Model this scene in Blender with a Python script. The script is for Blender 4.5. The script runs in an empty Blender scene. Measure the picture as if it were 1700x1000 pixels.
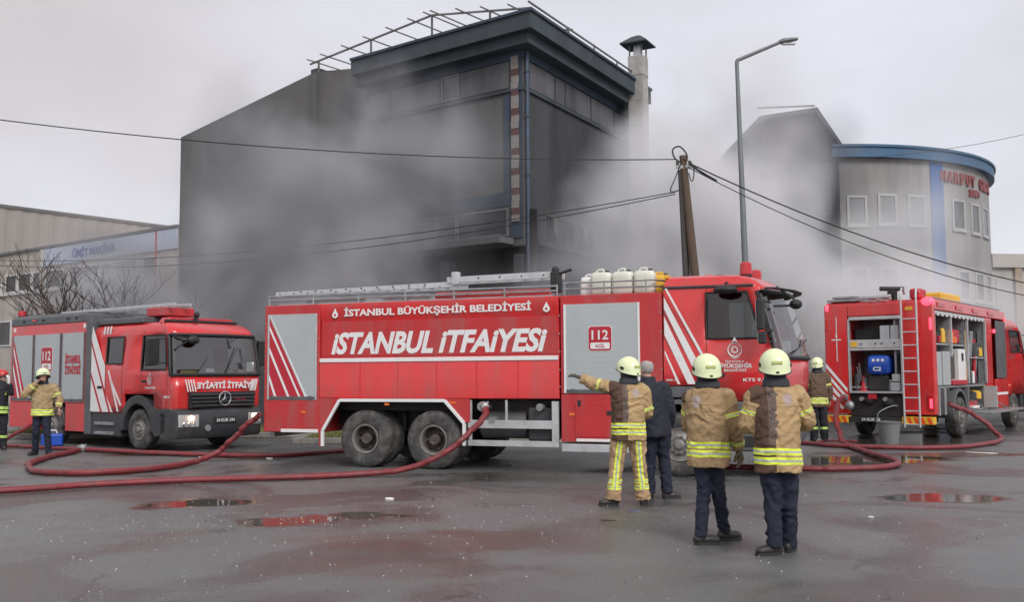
import bpy, math, random
from mathutils import Vector, Matrix, noise
import numpy as np
R = math.radians
SC = bpy.context.scene
COL = SC.collection
random.seed(7)

# ------------------------------------------------------------------ camera
cam = bpy.data.objects.new('camera', bpy.data.cameras.new('camera'))
COL.objects.link(cam)
cam.data.lens = 36 * 1650 / 1700; cam.data.sensor_width = 36
cam.data.clip_start = .1; cam.data.clip_end = 3000
cam.location = (0, 0, 1.63)
cam.rotation_euler = (Matrix.Rotation(R(90) + math.atan(122 / 1650), 3, 'X') @ Matrix.Rotation(-R(.35), 3, 'Z')).to_euler()
SC.camera = cam

# ------------------------------------------------------------------ overcast sky and soft sun
def N(nt, t, **kw):
    n = nt.nodes.new(t)
    for k, v in kw.items():
        if k.startswith('i_'):
            key = k[2:]; n.inputs[int(key) if key.isdigit() else key.replace('_', ' ')].default_value = v
        else: setattr(n, k, v)
    return n
def LK(nt, a, b): nt.links.new(a, b)
world = bpy.data.worlds.new('World'); SC.world = world; world.use_nodes = True
nt = world.node_tree; nt.nodes.clear()
out = N(nt, 'ShaderNodeOutputWorld'); bg = N(nt, 'ShaderNodeBackground'); bg.inputs[1].default_value = .078
sky = N(nt, 'ShaderNodeTexSky', sky_type='NISHITA', sun_disc=False, sun_elevation=R(38), sun_rotation=R(205), dust_density=3.0)
tc = N(nt, 'ShaderNodeTexCoord')
nz = N(nt, 'ShaderNodeTexNoise', i_Scale=2.2, i_Detail=5.0, i_Roughness=.5, i_Distortion=.3)
mp = N(nt, 'ShaderNodeMapping'); mp.inputs['Scale'].default_value = (1, 1, 2.6)
LK(nt, tc.outputs['Generated'], mp.inputs[0]); LK(nt, mp.outputs[0], nz.inputs['Vector'])
cr = N(nt, 'ShaderNodeValToRGB')
cr.color_ramp.elements[0].position = .34; cr.color_ramp.elements[0].color = (6.2, 6.0, 6.3, 1)
cr.color_ramp.elements[1].position = .68; cr.color_ramp.elements[1].color = (7.5, 7.55, 8.2, 1)
LK(nt, nz.outputs[0], cr.inputs[0])
mx = N(nt, 'ShaderNodeMix', data_type='RGBA', i_0=.88)
LK(nt, sky.outputs[0], mx.inputs[6]); LK(nt, cr.outputs[0], mx.inputs[7])
LK(nt, mx.outputs[2], bg.inputs[0]); LK(nt, bg.outputs[0], out.inputs[0])
sun = bpy.data.objects.new('sun', bpy.data.lights.new('sun', 'SUN')); COL.objects.link(sun)
sun.data.energy = 1.5; sun.data.angle = R(25); sun.data.color = (1, .97, .93)
sun.rotation_euler = Vector((-.42, .9, -.78)).to_track_quat('-Z', 'Y').to_euler()
SC.view_settings.view_transform = 'Standard'; SC.view_settings.look = 'None'
SC.view_settings.gamma = 1; SC.view_settings.exposure = .62; SC.view_settings.use_curve_mapping = False
SC.cycles.use_denoising = True
SC.cycles.volume_bounces = 2; SC.cycles.max_bounces = 7
SC.cycles.volume_max_steps = 128; SC.cycles.volume_step_rate = 3.0
# ------------------------------------------------------------------ helpers
def tag(o, label=None, cat=None, group=None, kind=None):
    for k, v in (('label', label), ('category', cat), ('group', group), ('kind', kind)):
        if v: o[k] = v
    return o
def thing(name, label, cat, loc=(0, 0, 0), rz=0, group=None, scale=1):
    o = bpy.data.objects.new(name, None); COL.objects.link(o)
    o.location = loc; o.rotation_euler = (0, 0, R(rz)); o.scale = (scale,) * 3
    o.empty_display_size = .2
    return tag(o, label, cat, group)
def sub(name, parent, loc=(0, 0, 0), rot=(0, 0, 0)):
    o = bpy.data.objects.new(name, None); COL.objects.link(o); o.parent = parent; o.location = loc; o.rotation_euler = rot
    return o
def link(name, me, parent=None, loc=None, rot=None):
    o = bpy.data.objects.new(name, me); COL.objects.link(o); o.parent = parent
    if loc: o.location = loc
    if rot: o.rotation_euler = rot
    return o
def V(*a): return Vector(a)
def frames(pts, closed=False):
    n = len(pts); T = []
    for i in range(n):
        a = pts[(i - 1) % n] if (closed or i > 0) else pts[i]
        b = pts[(i + 1) % n] if (closed or i < n - 1) else pts[i]
        t = (b - a); T.append(t.normalized() if t.length > 1e-9 else V(0, 0, 1))
    u = T[0].orthogonal().normalized()
    if abs(T[0].z) < .9: u = V(0, 0, 1) - T[0] * T[0].z; u.normalize()
    out = []
    for t in T:
        u = u - t * u.dot(t)
        if u.length < 1e-6: u = t.orthogonal()
        u.normalize(); out.append((t, u, t.cross(u)))
    return out
def smooth_path(pts, k=6, closed=False):
    pts = [Vector(p) for p in pts]; n = len(pts); out = []
    for i in range(n if closed else n - 1):
        if closed: p0, p1, p2, p3 = (pts[(i + j) % n] for j in (-1, 0, 1, 2))
        else: p0, p1, p2, p3 = pts[max(i - 1, 0)], pts[i], pts[i + 1], pts[min(i + 2, n - 1)]
        for s in range(k):
            t = s / k
            out.append(.5 * ((2 * p1) + (p2 - p0) * t + (2 * p0 - 5 * p1 + 4 * p2 - p3) * t * t + (3 * p1 - p0 - 3 * p2 + p3) * t ** 3))
    if not closed: out.append(pts[-1])
    return out
class MB:
    def __init__(s): s.v = []; s.f = []; s.m = []
    def add(s, vs, fs, m=0):
        b = len(s.v); s.v += [tuple(v) for v in vs]
        for f in fs: s.f.append([b + i for i in f]); s.m.append(m)
        return s
    def box(s, x0, x1, y0, y1, z0, z1, m=0):
        vs = [(x, y, z) for z in (z0, z1) for y in (y0, y1) for x in (x0, x1)]
        return s.add(vs, [(0, 2, 3, 1), (4, 5, 7, 6), (0, 1, 5, 4), (2, 6, 7, 3), (0, 4, 6, 2), (1, 3, 7, 5)], m)
    def prism(s, poly, ax, a, b, m=0):
        """polygon in the plane across axis ax, extruded from a to b; poly pairs are (x,z) for y, (x,y) for z, (y,z) for x"""
        def P(p, t): return {'y': (p[0], t, p[1]), 'z': (p[0], p[1], t), 'x': (t, p[0], p[1])}[ax]
        n = len(poly); area = sum(poly[i][0] * poly[(i + 1) % n][1] - poly[(i + 1) % n][0] * poly[i][1] for i in range(n))
        if (area < 0) != (ax == 'y'): poly = poly[::-1]
        if a > b: a, b = b, a
        vs = [P(p, a) for p in poly] + [P(p, b) for p in poly]
        fs = [list(range(n))[::-1], list(range(n, 2 * n))] + [(i, (i + 1) % n, n + (i + 1) % n, n + i) for i in range(n)]
        return s.add(vs, fs, m)
    def tube(s, pts, r, n=8, m=0, closed=False, caps=True, flat=1.0):
        pts = [Vector(p) for p in pts]; fr = frames(pts, closed); N_ = len(pts); vs = []; fs = []
        for i, (p, (t, u, w)) in enumerate(zip(pts, fr)):
            rr = r[i] if isinstance(r, (list, tuple)) else r
            ru, rw = rr if isinstance(rr, (list, tuple)) else (rr * flat, rr)
            for k in range(n):
                a = 2 * math.pi * k / n; vs.append(p + u * (math.cos(a) * ru) + w * (math.sin(a) * rw))
        for i in range(N_ if closed else N_ - 1):
            j = (i + 1) % N_
            for k in range(n): fs.append((i * n + k, i * n + (k + 1) % n, j * n + (k + 1) % n, j * n + k))
        if caps and not closed: fs += [list(range(n))[::-1], [(N_ - 1) * n + k for k in range(n)]]
        return s.add(vs, fs, m)
    def rings(s, rings, m=0, caps=True):
        n = len(rings[0]); vs = [p for r_ in rings for p in r_]; fs = []
        for i in range(len(rings) - 1):
            for k in range(n): fs.append((i * n + k, i * n + (k + 1) % n, (i + 1) * n + (k + 1) % n, (i + 1) * n + k))
        if caps: fs += [list(range(n))[::-1], [(len(rings) - 1) * n + k for k in range(n)]]
        return s.add(vs, fs, m)
    def lathe(s, prof, c=(0, 0, 0), ax='z', n=24, m=0, a0=0, caps=True):
        """profile of (radius, height along the axis)"""
        rr = []
        for r_, h in prof:
            ring = []
            for k in range(n):
                a = a0 + 2 * math.pi * k / n; x, y = r_ * math.cos(a), r_ * math.sin(a)
                ring.append({'z': (c[0] + x, c[1] + y, c[2] + h), 'y': (c[0] + y, c[1] + h, c[2] + x), 'x': (c[0] + h, c[1] + x, c[2] + y)}[ax])
            rr.append(ring)
        return s.rings(rr, m, caps)
    def ball(s, c, r, n=16, k=10, m=0, rot=None):
        r = r if isinstance(r, (tuple, list)) else (r, r, r); c = Vector(c); rr = []
        for i in range(k + 1):
            t = math.pi * max(.02, min(.98, i / k)) if i in (0, k) else math.pi * i / k
            ring = []
            for j in range(n):
                a = 2 * math.pi * j / n; d = V(r[0] * math.sin(t) * math.cos(a), r[1] * math.sin(t) * math.sin(a), -r[2] * math.cos(t))
                ring.append(c + (rot @ d if rot else d))
            rr.append(ring)
        return s.rings(rr, m)
    def bar(s, a, b, w, h=None, m=0):
        """square bar from a to b"""
        h = h or w; a = Vector(a); b = Vector(b); t = (b - a).normalized()
        u = V(0, 0, 1) - t * t.z if abs(t.z) < .95 else V(1, 0, 0) - t * t.x
        u.normalize(); q = t.cross(u); rr = []
        for p in (a, b): rr.append([p + u * h / 2 + q * w / 2, p - u * h / 2 + q * w / 2, p - u * h / 2 - q * w / 2, p + u * h / 2 - q * w / 2])
        return s.rings(rr, m)
    def mesh(s, name, mats, smooth=35):
        me = bpy.data.meshes.new(name); me.from_pydata(s.v, [], s.f)
        mats = mats if isinstance(mats, (list, tuple)) else [mats]
        for q in mats: me.materials.append(q)
        me.polygons.foreach_set('material_index', s.m)
        me.validate(); bm = bmesh.new(); bm.from_mesh(me); bmesh.ops.recalc_face_normals(bm, faces=bm.faces); bm.to_mesh(me); bm.free()
        if smooth:
            me.polygons.foreach_set('use_smooth', [True] * len(me.polygons)); me.set_sharp_from_angle(angle=R(smooth))
        me.update(); return me
    def build(s, name, mats, parent=None, bevel=0, smooth=35, label=None, loc=None, rot=None, seg=2):
        o = link(name, s.mesh(name, mats, smooth), parent, loc, rot)
        if bevel:
            b = o.modifiers.new('bevel', 'BEVEL'); b.width = bevel; b.segments = seg; b.limit_method = 'ANGLE'; b.angle_limit = R(40); b.harden_normals = True
        if label: o['label'] = label
        return o
import bmesh
# ------------------------------------------------------------------ materials
def mat(name, col, rough=.5, metal=0, var=.12, scale=3., bump=0., bscale=60., coat=0, spec=.5, dirt=0, dirtcol=(.09, .075, .06), dscale=1.6, emit=None, estr=0, streak=False, rvar=.1):
    m = bpy.data.materials.new(name); m.use_nodes = True; nt = m.node_tree; p = nt.nodes['Principled BSDF']
    p.inputs['Roughness'].default_value = rough; p.inputs['Metallic'].default_value = metal; p.inputs['Specular IOR Level'].default_value = spec
    p.inputs['Coat Weight'].default_value = coat; p.inputs['Coat Roughness'].default_value = .08
    tc = N(nt, 'ShaderNodeTexCoord')
    n1 = N(nt, 'ShaderNodeTexNoise', i_Scale=scale, i_Detail=6.0, i_Roughness=.6); LK(nt, tc.outputs['Object'], n1.inputs['Vector'])
    mr = N(nt, 'ShaderNodeMapRange'); LK(nt, n1.outputs[0], mr.inputs[0]); mr.inputs[1].default_value = .3; mr.inputs[2].default_value = .7
    mr.inputs[3].default_value = 1 - var; mr.inputs[4].default_value = 1 + var
    hm = N(nt, 'ShaderNodeVectorMath', operation='SCALE'); hm.inputs[0].default_value = col; LK(nt, mr.outputs[0], hm.inputs['Scale'])
    colout = hm.outputs[0]
    if dirt:
        mpg = N(nt, 'ShaderNodeMapping'); LK(nt, tc.outputs['Object'], mpg.inputs[0])
        if streak: mpg.inputs['Scale'].default_value = (1, 1, .18)
        n2 = N(nt, 'ShaderNodeTexNoise', i_Scale=dscale, i_Detail=8.0, i_Roughness=.65, i_Distortion=.4); LK(nt, mpg.outputs[0], n2.inputs['Vector'])
        m2 = N(nt, 'ShaderNodeMapRange', interpolation_type='SMOOTHSTEP'); LK(nt, n2.outputs[0], m2.inputs[0]); m2.inputs[1].default_value = .42; m2.inputs[2].default_value = .72; m2.inputs[4].default_value = dirt
        mx = N(nt, 'ShaderNodeMix', data_type='RGBA'); LK(nt, m2.outputs[0], mx.inputs[0]); LK(nt, colout, mx.inputs[6]); mx.inputs[7].default_value = (*dirtcol, 1)
        colout = mx.outputs[2]
    LK(nt, colout, p.inputs['Base Color'])
    if rvar:
        m3 = N(nt, 'ShaderNodeMapRange'); LK(nt, n1.outputs[0], m3.inputs[0]); m3.inputs[3].default_value = max(0, rough - rvar); m3.inputs[4].default_value = min(1, rough + rvar)
        LK(nt, m3.outputs[0], p.inputs['Roughness'])
    if bump:
        n3 = N(nt, 'ShaderNodeTexNoise', i_Scale=bscale, i_Detail=4.0); LK(nt, tc.outputs['Object'], n3.inputs['Vector'])
        b = N(nt, 'ShaderNodeBump', i_Strength=bump, i_Distance=.02); LK(nt, n3.outputs[0], b.inputs['Height']); LK(nt, b.outputs[0], p.inputs['Normal'])
    if emit: p.inputs['Emission Color'].default_value = (*emit, 1); p.inputs['Emission Strength'].default_value = estr
    return m
def glass(name, tint=(.55, .6, .6), refl=.5):
    m = bpy.data.materials.new(name); m.use_nodes = True; nt = m.node_tree; nt.nodes.clear()
    o = N(nt, 'ShaderNodeOutputMaterial'); t = N(nt, 'ShaderNodeBsdfTransparent'); t.inputs[0].default_value = (*tint, 1)
    g = N(nt, 'ShaderNodeBsdfGlossy', i_Roughness=.03); fr = N(nt, 'ShaderNodeLayerWeight', i_Blend=.5); pw = N(nt, 'ShaderNodeMath', operation='POWER'); pw.inputs[1].default_value = 3.2; LK(nt, fr.outputs['Facing'], pw.inputs[0]); a = N(nt, 'ShaderNodeMath', operation='MULTIPLY_ADD'); a.inputs[1].default_value = .8; a.inputs[2].default_value = .045 + refl * .08
    mx = N(nt, 'ShaderNodeMixShader'); LK(nt, pw.outputs[0], a.inputs[0]); LK(nt, a.outputs[0], mx.inputs[0]); LK(nt, t.outputs[0], mx.inputs[1]); LK(nt, g.outputs[0], mx.inputs[2]); LK(nt, mx.outputs[0], o.inputs[0])
    return m
M = dict(
    red=mat('red_paint', (.60, .022, .024), .28, coat=.5, var=.1, scale=1.5, dirt=.42, dirtcol=(.24, .10, .09), dscale=2.6, streak=True, spec=.5),
    red2=mat('dull_red_paint', (.46, .024, .028), .38, var=.1, scale=2, dirt=.5, streak=True, dirtcol=(.25, .13, .12), dscale=2.5),
    redf=mat('red_film', (.42, .015, .03), .45, var=.05),
    white=mat('white_film', (.72, .72, .72), .45, var=.06, dirt=.2, dirtcol=(.4, .36, .33), dscale=6),
    alu=mat('brushed_aluminium', (.55, .56, .57), .42, .55, var=.1, scale=5, dirt=.3, dirtcol=(.22, .2, .19), dscale=4),
    shut=mat('shutter_aluminium', (.44, .47, .48), .42, .25, var=.04, scale=1.2, dirt=.12, dirtcol=(.28, .27, .26), dscale=1.4),
    steel=mat('galvanised_steel', (.33, .34, .35), .5, .6, var=.2, scale=8, dirt=.3, dscale=5),
    dgrey=mat('dark_grey_plastic', (.034, .037, .042), .5, var=.15, scale=4, dirt=.3, dirtcol=(.12, .11, .1)),
    mgrey=mat('grey_moulding', (.085, .092, .10), .5, var=.12, scale=4, dirt=.3, dirtcol=(.2, .18, .16)),
    black=mat('black_rubber', (.018, .018, .019), .6, var=.2, scale=6),
    under=mat('grimy_chassis_black', (.022, .021, .02), .75, var=.3, scale=5, dirt=.4, dirtcol=(.06, .05, .042)),
    tyre=mat('muddy_tyre_rubber', (.045, .044, .043), .8, var=.25, scale=9, dirt=.85, dirtcol=(.15, .14, .13), dscale=5, bump=.3, bscale=50),
    rim=mat('dirty_wheel_rim', (.24, .23, .22), .55, .3, var=.25, scale=7, dirt=.7, dirtcol=(.10, .08, .065), dscale=6),
    hub=mat('rusty_hub_and_dish_shade', (.075, .062, .055), .7, .2, var=.3, scale=12, dirt=.5, dirtcol=(.18, .15, .12), dscale=8),
    chrome=mat('chrome', (.7, .7, .72), .15, 1, var=.03),
    seat=mat('dark_seat_cloth', (.03, .03, .035), .9, var=.2),
    orange=mat('orange_reflector', (.75, .16, .02), .3, var=.05),
    yellow=mat('yellow_plastic', (.72, .42, .03), .45, var=.1, dirt=.2, dirtcol=(.3, .2, .05)),
    blue=mat('blue_plastic', (.01, .07, .42), .35, var=.1, dirt=.15),
    beacon=mat('red_beacon_lens', (.45, .01, .015), .18, var=.05, spec=.8),
    lens=mat('clear_lamp_lens', (.55, .56, .55), .12, .4, var=.1),
    redglow=mat('lit_red_lamp', (.8, .02, .03), .3, emit=(1, .05, .09), estr=2.2, var=0, rvar=0),
    warmglow=mat('lit_headlight', (1, .8, .6), .3, emit=(1, .62, .34), estr=9, var=0, rvar=0),
    litdim=mat('lit_side_lamp', (1, .7, .5), .3, emit=(1, .5, .3), estr=4, var=0, rvar=0),
    glass=glass('cab_window_glass', (.32, .35, .35), .42), wglass=glass('windscreen_glass', (.5, .53, .53), 1.7),
    paper=mat('white_paper', (.75, .75, .72), .8, var=.05),
    rope=mat('cotton_cord', (.4, .36, .3), .9),
)
# ------------------------------------------------------------------ lettering
_WS = bpy.data.scenes.new('workbench')   # empty side scene where letters and cloth are shaped; removed at the end
def text(s, o, right, up, h, w, material, parent=None, name='lettering', bold=.018, shear=0, mirror=False, thick=.003, label=None):
    """solid letters: o = left end of the baseline, h = capital height, w = length of the line (None keeps the font's)"""
    cu = bpy.data.curves.new('t', 'FONT'); cu.body = s; cu.size = 1; cu.offset = bold; cu.shear = shear; cu.extrude = .5; cu.resolution_u = 3
    to = bpy.data.objects.new('t', cu); _WS.collection.objects.link(to); vl = _WS.view_layers[0]; vl.update()
    dg = vl.depsgraph; me = bpy.data.meshes.new_from_object(to.evaluated_get(dg))
    bpy.data.objects.remove(to); bpy.data.curves.remove(cu)
    co = np.zeros(len(me.vertices) * 3); me.vertices.foreach_get('co', co); co = co.reshape(-1, 3)
    x0, x1 = co[:, 0].min(), co[:, 0].max(); cap = .70 + bold * 2
    sx = (w / (x1 - x0)) if w else h / cap; sy = h / cap
    right = Vector(right).normalized(); up = Vector(up).normalized(); nrm = right.cross(up)
    X = (co[:, 0] - x0) * sx
    if mirror: X = (x1 - x0) * sx - X
    P = np.array(o)[None] + X[:, None] * np.array(right) + ((co[:, 1] + bold) * sy)[:, None] * np.array(up) + (co[:, 2] * thick)[:, None] * np.array(nrm)
    me.vertices.foreach_set('co', P.ravel()); me.materials.clear(); me.materials.append(material); me.update()
    if mirror: me.flip_normals()
    ob = link(name, me, parent)
    if label: ob['label'] = label
    return ob
def ring_path(c, r, ax='y', n=24):
    out = []
    for k in range(n):
        a = 2 * math.pi * k / n; x, y = r * math.cos(a), r * math.sin(a)
        out.append({'y': (c[0] + x, c[1], c[2] + y), 'x': (c[0], c[1] + x, c[2] + y), 'z': (c[0] + x, c[1] + y, c[2])}[ax])
    return out
def emblem(parent, x, z, r, y=-.006):
    """round municipal crest: ringed dial with rays, a bud on top"""
    b = MB(); b.tube(ring_path((x, y, z), r), r * .10, 6, closed=True, flat=.3)
    for k in range(10):
        a = 2 * math.pi * k / 10; c, s = math.cos(a), math.sin(a)
        b.prism([(x + c * r * .3 - s * r * .09, z + s * r * .3 + c * r * .09), (x + c * r * .86, z + s * r * .86), (x + c * r * .3 + s * r * .09, z + s * r * .3 - c * r * .09)], 'y', y - .002, y + .004)
    b.tube(ring_path((x, y, z), r * .42, n=16), r * .07, 6, closed=True, flat=.3)
    b.prism([(x - r * .45, z + r * 1.12), (x, z + r * 1.95), (x + r * .45, z + r * 1.12), (x, z + r * 1.3)], 'y', y - .002, y + .004)
    b.prism([(x - r * .9, z - r * 1.02), (x, z - r * 1.35), (x + r * .9, z - r * 1.02), (x, z - r * 1.2)], 'y', y - .002, y + .004)
    return b.build('emblem', M['white'], parent)
def sign112(parent, x0, x1, z0, z1, y=-.01):
    g = sub('emergency_number_badge', parent)
    w, h = x1 - x0, z1 - z0; r = .12 * w
    def rr(a0, a1, b0, b1, r):
        out = []
        for cx, cz, s in ((a1 - r, b1 - r, 0), (a0 + r, b1 - r, 90), (a0 + r, b0 + r, 180), (a1 - r, b0 + r, 270)):
            out += [(cx + r * math.cos(R(s + t)), cz + r * math.sin(R(s + t))) for t in (0, 30, 60, 90)]
        return out
    MB().prism(rr(x0, x1, z0, z1, r), 'y', y, y + .01).build('badge_border', M['white'], g)
    MB().prism(rr(x0 + .02 * w, x1 - .02 * w, z0 + .02 * w, z1 - .02 * w, r), 'y', y - .003, y).build('badge_field', M['redf'], g)
    MB().prism(rr(x0 + .09 * w, x1 - .09 * w, z0 + .09 * h, z0 + .34 * h, r * .5), 'y', y - .006, y - .003).build('badge_plate', M['white'], g)
    text('112', (x0 + .15 * w, y - .006, z0 + .46 * h), (1, 0, 0), (0, 0, 1), h * .38, w * .7, M['white'], g, thick=.002)
    text('ACİL', (x0 + .3 * w, y - .008, z0 + .14 * h), (1, 0, 0), (0, 0, 1), h * .13, w * .4, M['redf'], g, thick=.002)
# ------------------------------------------------------------------ wheels
_wm = {}
def wheel(parent, x, y, r, w=.3, kind='deep', side=-1, steer=0):
    """wheel with its outer face at y; kind: deep (dished rear rim) or flat (front rim)"""
    key = (r, w, kind)
    if key not in _wm:
        ri = r * .53
        t = MB(); prof = [(ri, .03), (ri * 1.03, .005), (ri * 1.12, -.005), (r * .8, -.02), (r * .9, -.012), (r * .965, .012), (r * .99, .03)]
        for k in range(4):
            a = .04 + (w - .08) * k / 4; b_ = .04 + (w - .08) * (k + 1) / 4
            prof += [(r, a), (r, b_ - .016), (r * .972, b_ - .012), (r * .972, b_ - .004)]
        prof += [(r * .99, w - .03), (r * .9, w), (r * .8, w), (ri, w - .03), (ri, w - .1)]
        t.lathe(prof, ax='y', n=56, caps=False)
        for k in range(56):   # shoulder lugs
            a = 2 * math.pi * k / 56; ca, sa = math.cos(a), math.sin(a)
            p = V(ca * r * .95, .006, sa * r * .95); q = V(ca * r * .995, .05, sa * r * .995); t.bar(p, q, .024, .012)
        g = MB()
        if kind == 'deep':
            g.lathe([(ri, .02), (ri * .97, -.004), (ri * .88, .0), (ri * .86, .03), (ri * .82, .05)], ax='y', n=40, caps=False)
            hb = MB(); hb.lathe([(ri * .83, .05), (ri * .80, .15), (ri * .72, .18), (ri * .38, .18), (ri * .36, .05), (ri * .3, .03), (.0001, .028)], ax='y', n=28, caps=False)  # dish shares the dark hub colour, painting in the shade of its depth
            nr, ny = ri * .60, .155
        else:
            g.lathe([(ri, .02), (ri * .97, -.004), (ri * .9, .002), (ri * .86, .05), (ri * .8, .06), (ri * .66, .01), (ri * .45, -.012), (ri * .4, .0), (.0001, .0)], ax='y', n=40)
            hb = MB(); hb.lathe([(.0001, -.05), (ri * .22, -.048), (ri * .3, -.03), (ri * .32, .0)], ax='y', n=24); nr, ny = ri * .52, -.018
        for k in range(10):
            a = 2 * math.pi * k / 10; hb.lathe([(.0001, ny - .03), (.015, ny - .03), (.017, ny + .02)], (math.cos(a) * nr, 0, math.sin(a) * nr), 'y', 6)
        hl = MB()
        for k in range(10):
            a = 2 * math.pi * (k + .5) / 10; rh = ri * (.78 if kind != 'deep' else .76); hy = .048 if kind != 'deep' else .16
            hl.lathe([(.0001, hy - .012), (ri * .07, hy - .012), (ri * .075, hy + .03)], (math.cos(a) * rh, 0, math.sin(a) * rh), 'y', 10)
        _wm[key] = (t.mesh('tyre', M['tyre']), g.mesh('rim', M['rim']), hb.mesh('hub', M['hub'] if kind == 'deep' else M['rim']), hl.mesh('rim_hole', M['black']))
    e = sub('wheel', parent, (x, y, r), (0, 0, R(steer) + (0 if side < 0 else math.pi)))
    for n_, me in zip(('tyre', 'rim', 'hub', 'rim_hole'), _wm[key]): link(n_, me, e)
    return e
# ------------------------------------------------------------------ truck cabs
class Cab:
    def __init__(s, W, rows, side, nf, rc=.16):
        s.W, s.rows, s.side, s.nf, s.rc = W, rows, side, nf, rc
        s.ns = len(side); s.ncol = s.ns + 3 + len(nf) + 2 + 1 + s.ns
    def sidex(s, c, row, off):
        z, xb, xf, ins, bu = row; k, v = c
        if k == 'b': return xb + off
        if k == 'a': return v
        return xf - off - s.rc - v
    def pos(s, i, j, off=0):
        z, xb, xf, ins, bu = s.rows[j]; W, rc = s.W, s.rc; ns = s.ns; nfr = len(s.nf)
        y0, y1 = ins + off, W - ins - off
        if i < ns: return V(s.sidex(s.side[i], s.rows[j], off), y0, z)
        if i >= s.ncol - ns: return V(s.sidex(s.side[s.ncol - 1 - i], s.rows[j], off), y1, z)
        i -= ns
        if i < 3:   # near corner, 0, 30, 60 degrees
            a = R(30 * i); return V(xf - off - rc + rc * math.sin(a), y0 + rc - rc * math.cos(a), z)
        i -= 3
        if i < nfr:
            t = s.nf[i]; y = y0 + rc + (y1 - y0 - 2 * rc) * t
            return V(xf - off + bu * (1 - (2 * t - 1) ** 2), y, z)
        i -= nfr; a = R(60 - 30 * i); return V(xf - off - rc + rc * math.sin(a), y1 - rc + rc * math.cos(a), z)
    def cell(s, i, j, off): return [s.pos(i, j, off), s.pos(i + 1, j, off), s.pos(i + 1, j + 1, off), s.pos(i, j + 1, off)]
    def shell(s, name, material, parent, holes, thick=.03):
        """holes: (i0, i1, j0, j1) cell ranges left open"""
        nr = len(s.rows); vs = []; idx = {}; fs = []
        for j in range(nr):
            for i in range(s.ncol): idx[i, j] = len(vs); vs.append(s.pos(i, j))
        for j in range(nr - 1):
            for i in range(s.ncol - 1):
                if any(a <= i < b and c <= j < d for a, b, c, d in holes): continue
                fs.append((idx[i, j], idx[i + 1, j], idx[i + 1, j + 1], idx[i, j + 1]))
            fs.append((idx[s.ncol - 1, j], idx[0, j], idx[0, j + 1], idx[s.ncol - 1, j + 1]))
        fs.append([idx[i, nr - 1] for i in range(s.ncol)])
        b = MB(); b.add(vs, fs); o = b.build(name, material, parent, smooth=32)
        so = o.modifiers.new('thickness', 'SOLIDIFY'); so.thickness = thick; so.offset = -1
        return o
    def pane(s, name, material, parent, i0, i1, j0, j1, off=.018, gasket=None, gr=.018):
        b = MB(); e = sub(name, parent)
        for j in range(j0, j1):
            for i in range(i0, i1): b.add(s.cell(i, j, off), [(0, 1, 2, 3)])
        bm = b.build('pane', material, e, smooth=60)
        path = [s.pos(i, j0, -.002) for i in range(i0, i1)] + [s.pos(i1, j, -.002) for j in range(j0, j1)] + [s.pos(i, j1, -.002) for i in range(i1, i0, -1)] + [s.pos(i0, j, -.002) for j in range(j1, j0, -1)]
        MB().tube(path, gr, 6, closed=True).build('gasket', gasket or M['black'], e)
        return e
    def seam(s, parent, path, name='door_gap', r=.007):
        MB().tube([s.pos(i, j, .001) for i, j in path], r, 5).build(name, M['black'], parent, smooth=0)
def mirror_arm(parent, base, c, w=.22, h=.5, side=-1, name='mirror'):
    """door mirror: housing, glass and arm"""
    e = sub(name, parent); b = MB(); b.prism([(c[1] - w / 2, c[2] - h / 2), (c[1] + w / 2, c[2] - h / 2 + .03), (c[1] + w / 2, c[2] + h / 2), (c[1] - w / 2, c[2] + h / 2 - .02)], 'x', c[0] - .05, c[0] + .06)
    b.build('mirror_housing', M['black'], e, bevel=.03)
    MB().box(c[0] - .058, c[0] - .052, c[1] - w / 2 + .03, c[1] + w / 2 - .03, c[2] - h / 2 + .05, c[2] + h / 2 - .04).build('mirror_glass', M['mirror'], e)
    b = MB()
    for dz in (h * .42, -h * .42): b.tube([base + V(0, 0, dz), V(c[0], c[1], c[2] + dz)], .014, 6)
    b.build('mirror_arm', M['black'], e)
M['mirror'] = mat('mirror_glass', (.35, .4, .42), .08, .9, var=.02, rvar=0)
def seats(parent, x, W, z, n=2, depth=.5):
    for k in range(n):
        y = W * ((k + .5) / n); b = MB()
        b.box(x - .25, x + .25, y - .24, y + .24, z, z + .16); b.prism([(x - .36, z + .12), (x - .2, z + .12), (x - .28, z + .75), (x - .4, z + .75)], 'y', y - .23, y + .23)
        b.box(x - .38, x - .28, y - .13, y + .13, z + .78, z + .98)
        b.build('seat', M['seat'], parent, bevel=.03)
def steering(parent, x, y, z):
    b = MB(); c = V(x, y, z); t = V(-.75, 0, .66).normalized(); u = V(0, 1, 0); w = t.cross(u)
    b.tube([c + u * (.22 * math.cos(2 * math.pi * k / 20)) + w * (.22 * math.sin(2 * math.pi * k / 20)) for k in range(20)], .016, 6, closed=True)
    b.tube([c, c - t * .35], .03, 6)
    for a in (0, 120, 240): b.tube([c, c + u * (.2 * math.cos(R(a))) + w * (.2 * math.sin(R(a)))], .014, 5)
    b.build('steering_wheel', M['black'], parent)
def beacon(parent, x, y, z, h=.2, r=.09, material=None):
    e = sub('beacon', parent)
    MB().lathe([(r * .9, 0), (r * .9, .05), (r * .8, .06)], (x, y, z), 'z', 20).build('beacon_base', M['black'], e)
    MB().lathe([(r, .0), (r * .98, h * .5), (r * .88, h * .9), (r * .6, h), (.001, h)], (x, y, z + .05), 'z', 20).build('beacon_lens', material or M['beacon'], e)
def strip(parent, poly, material, y=-.004, name='stripe', t=.003): return MB().prism(poly, 'y', y, y + t).build(name, material, parent, smooth=0)
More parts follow.
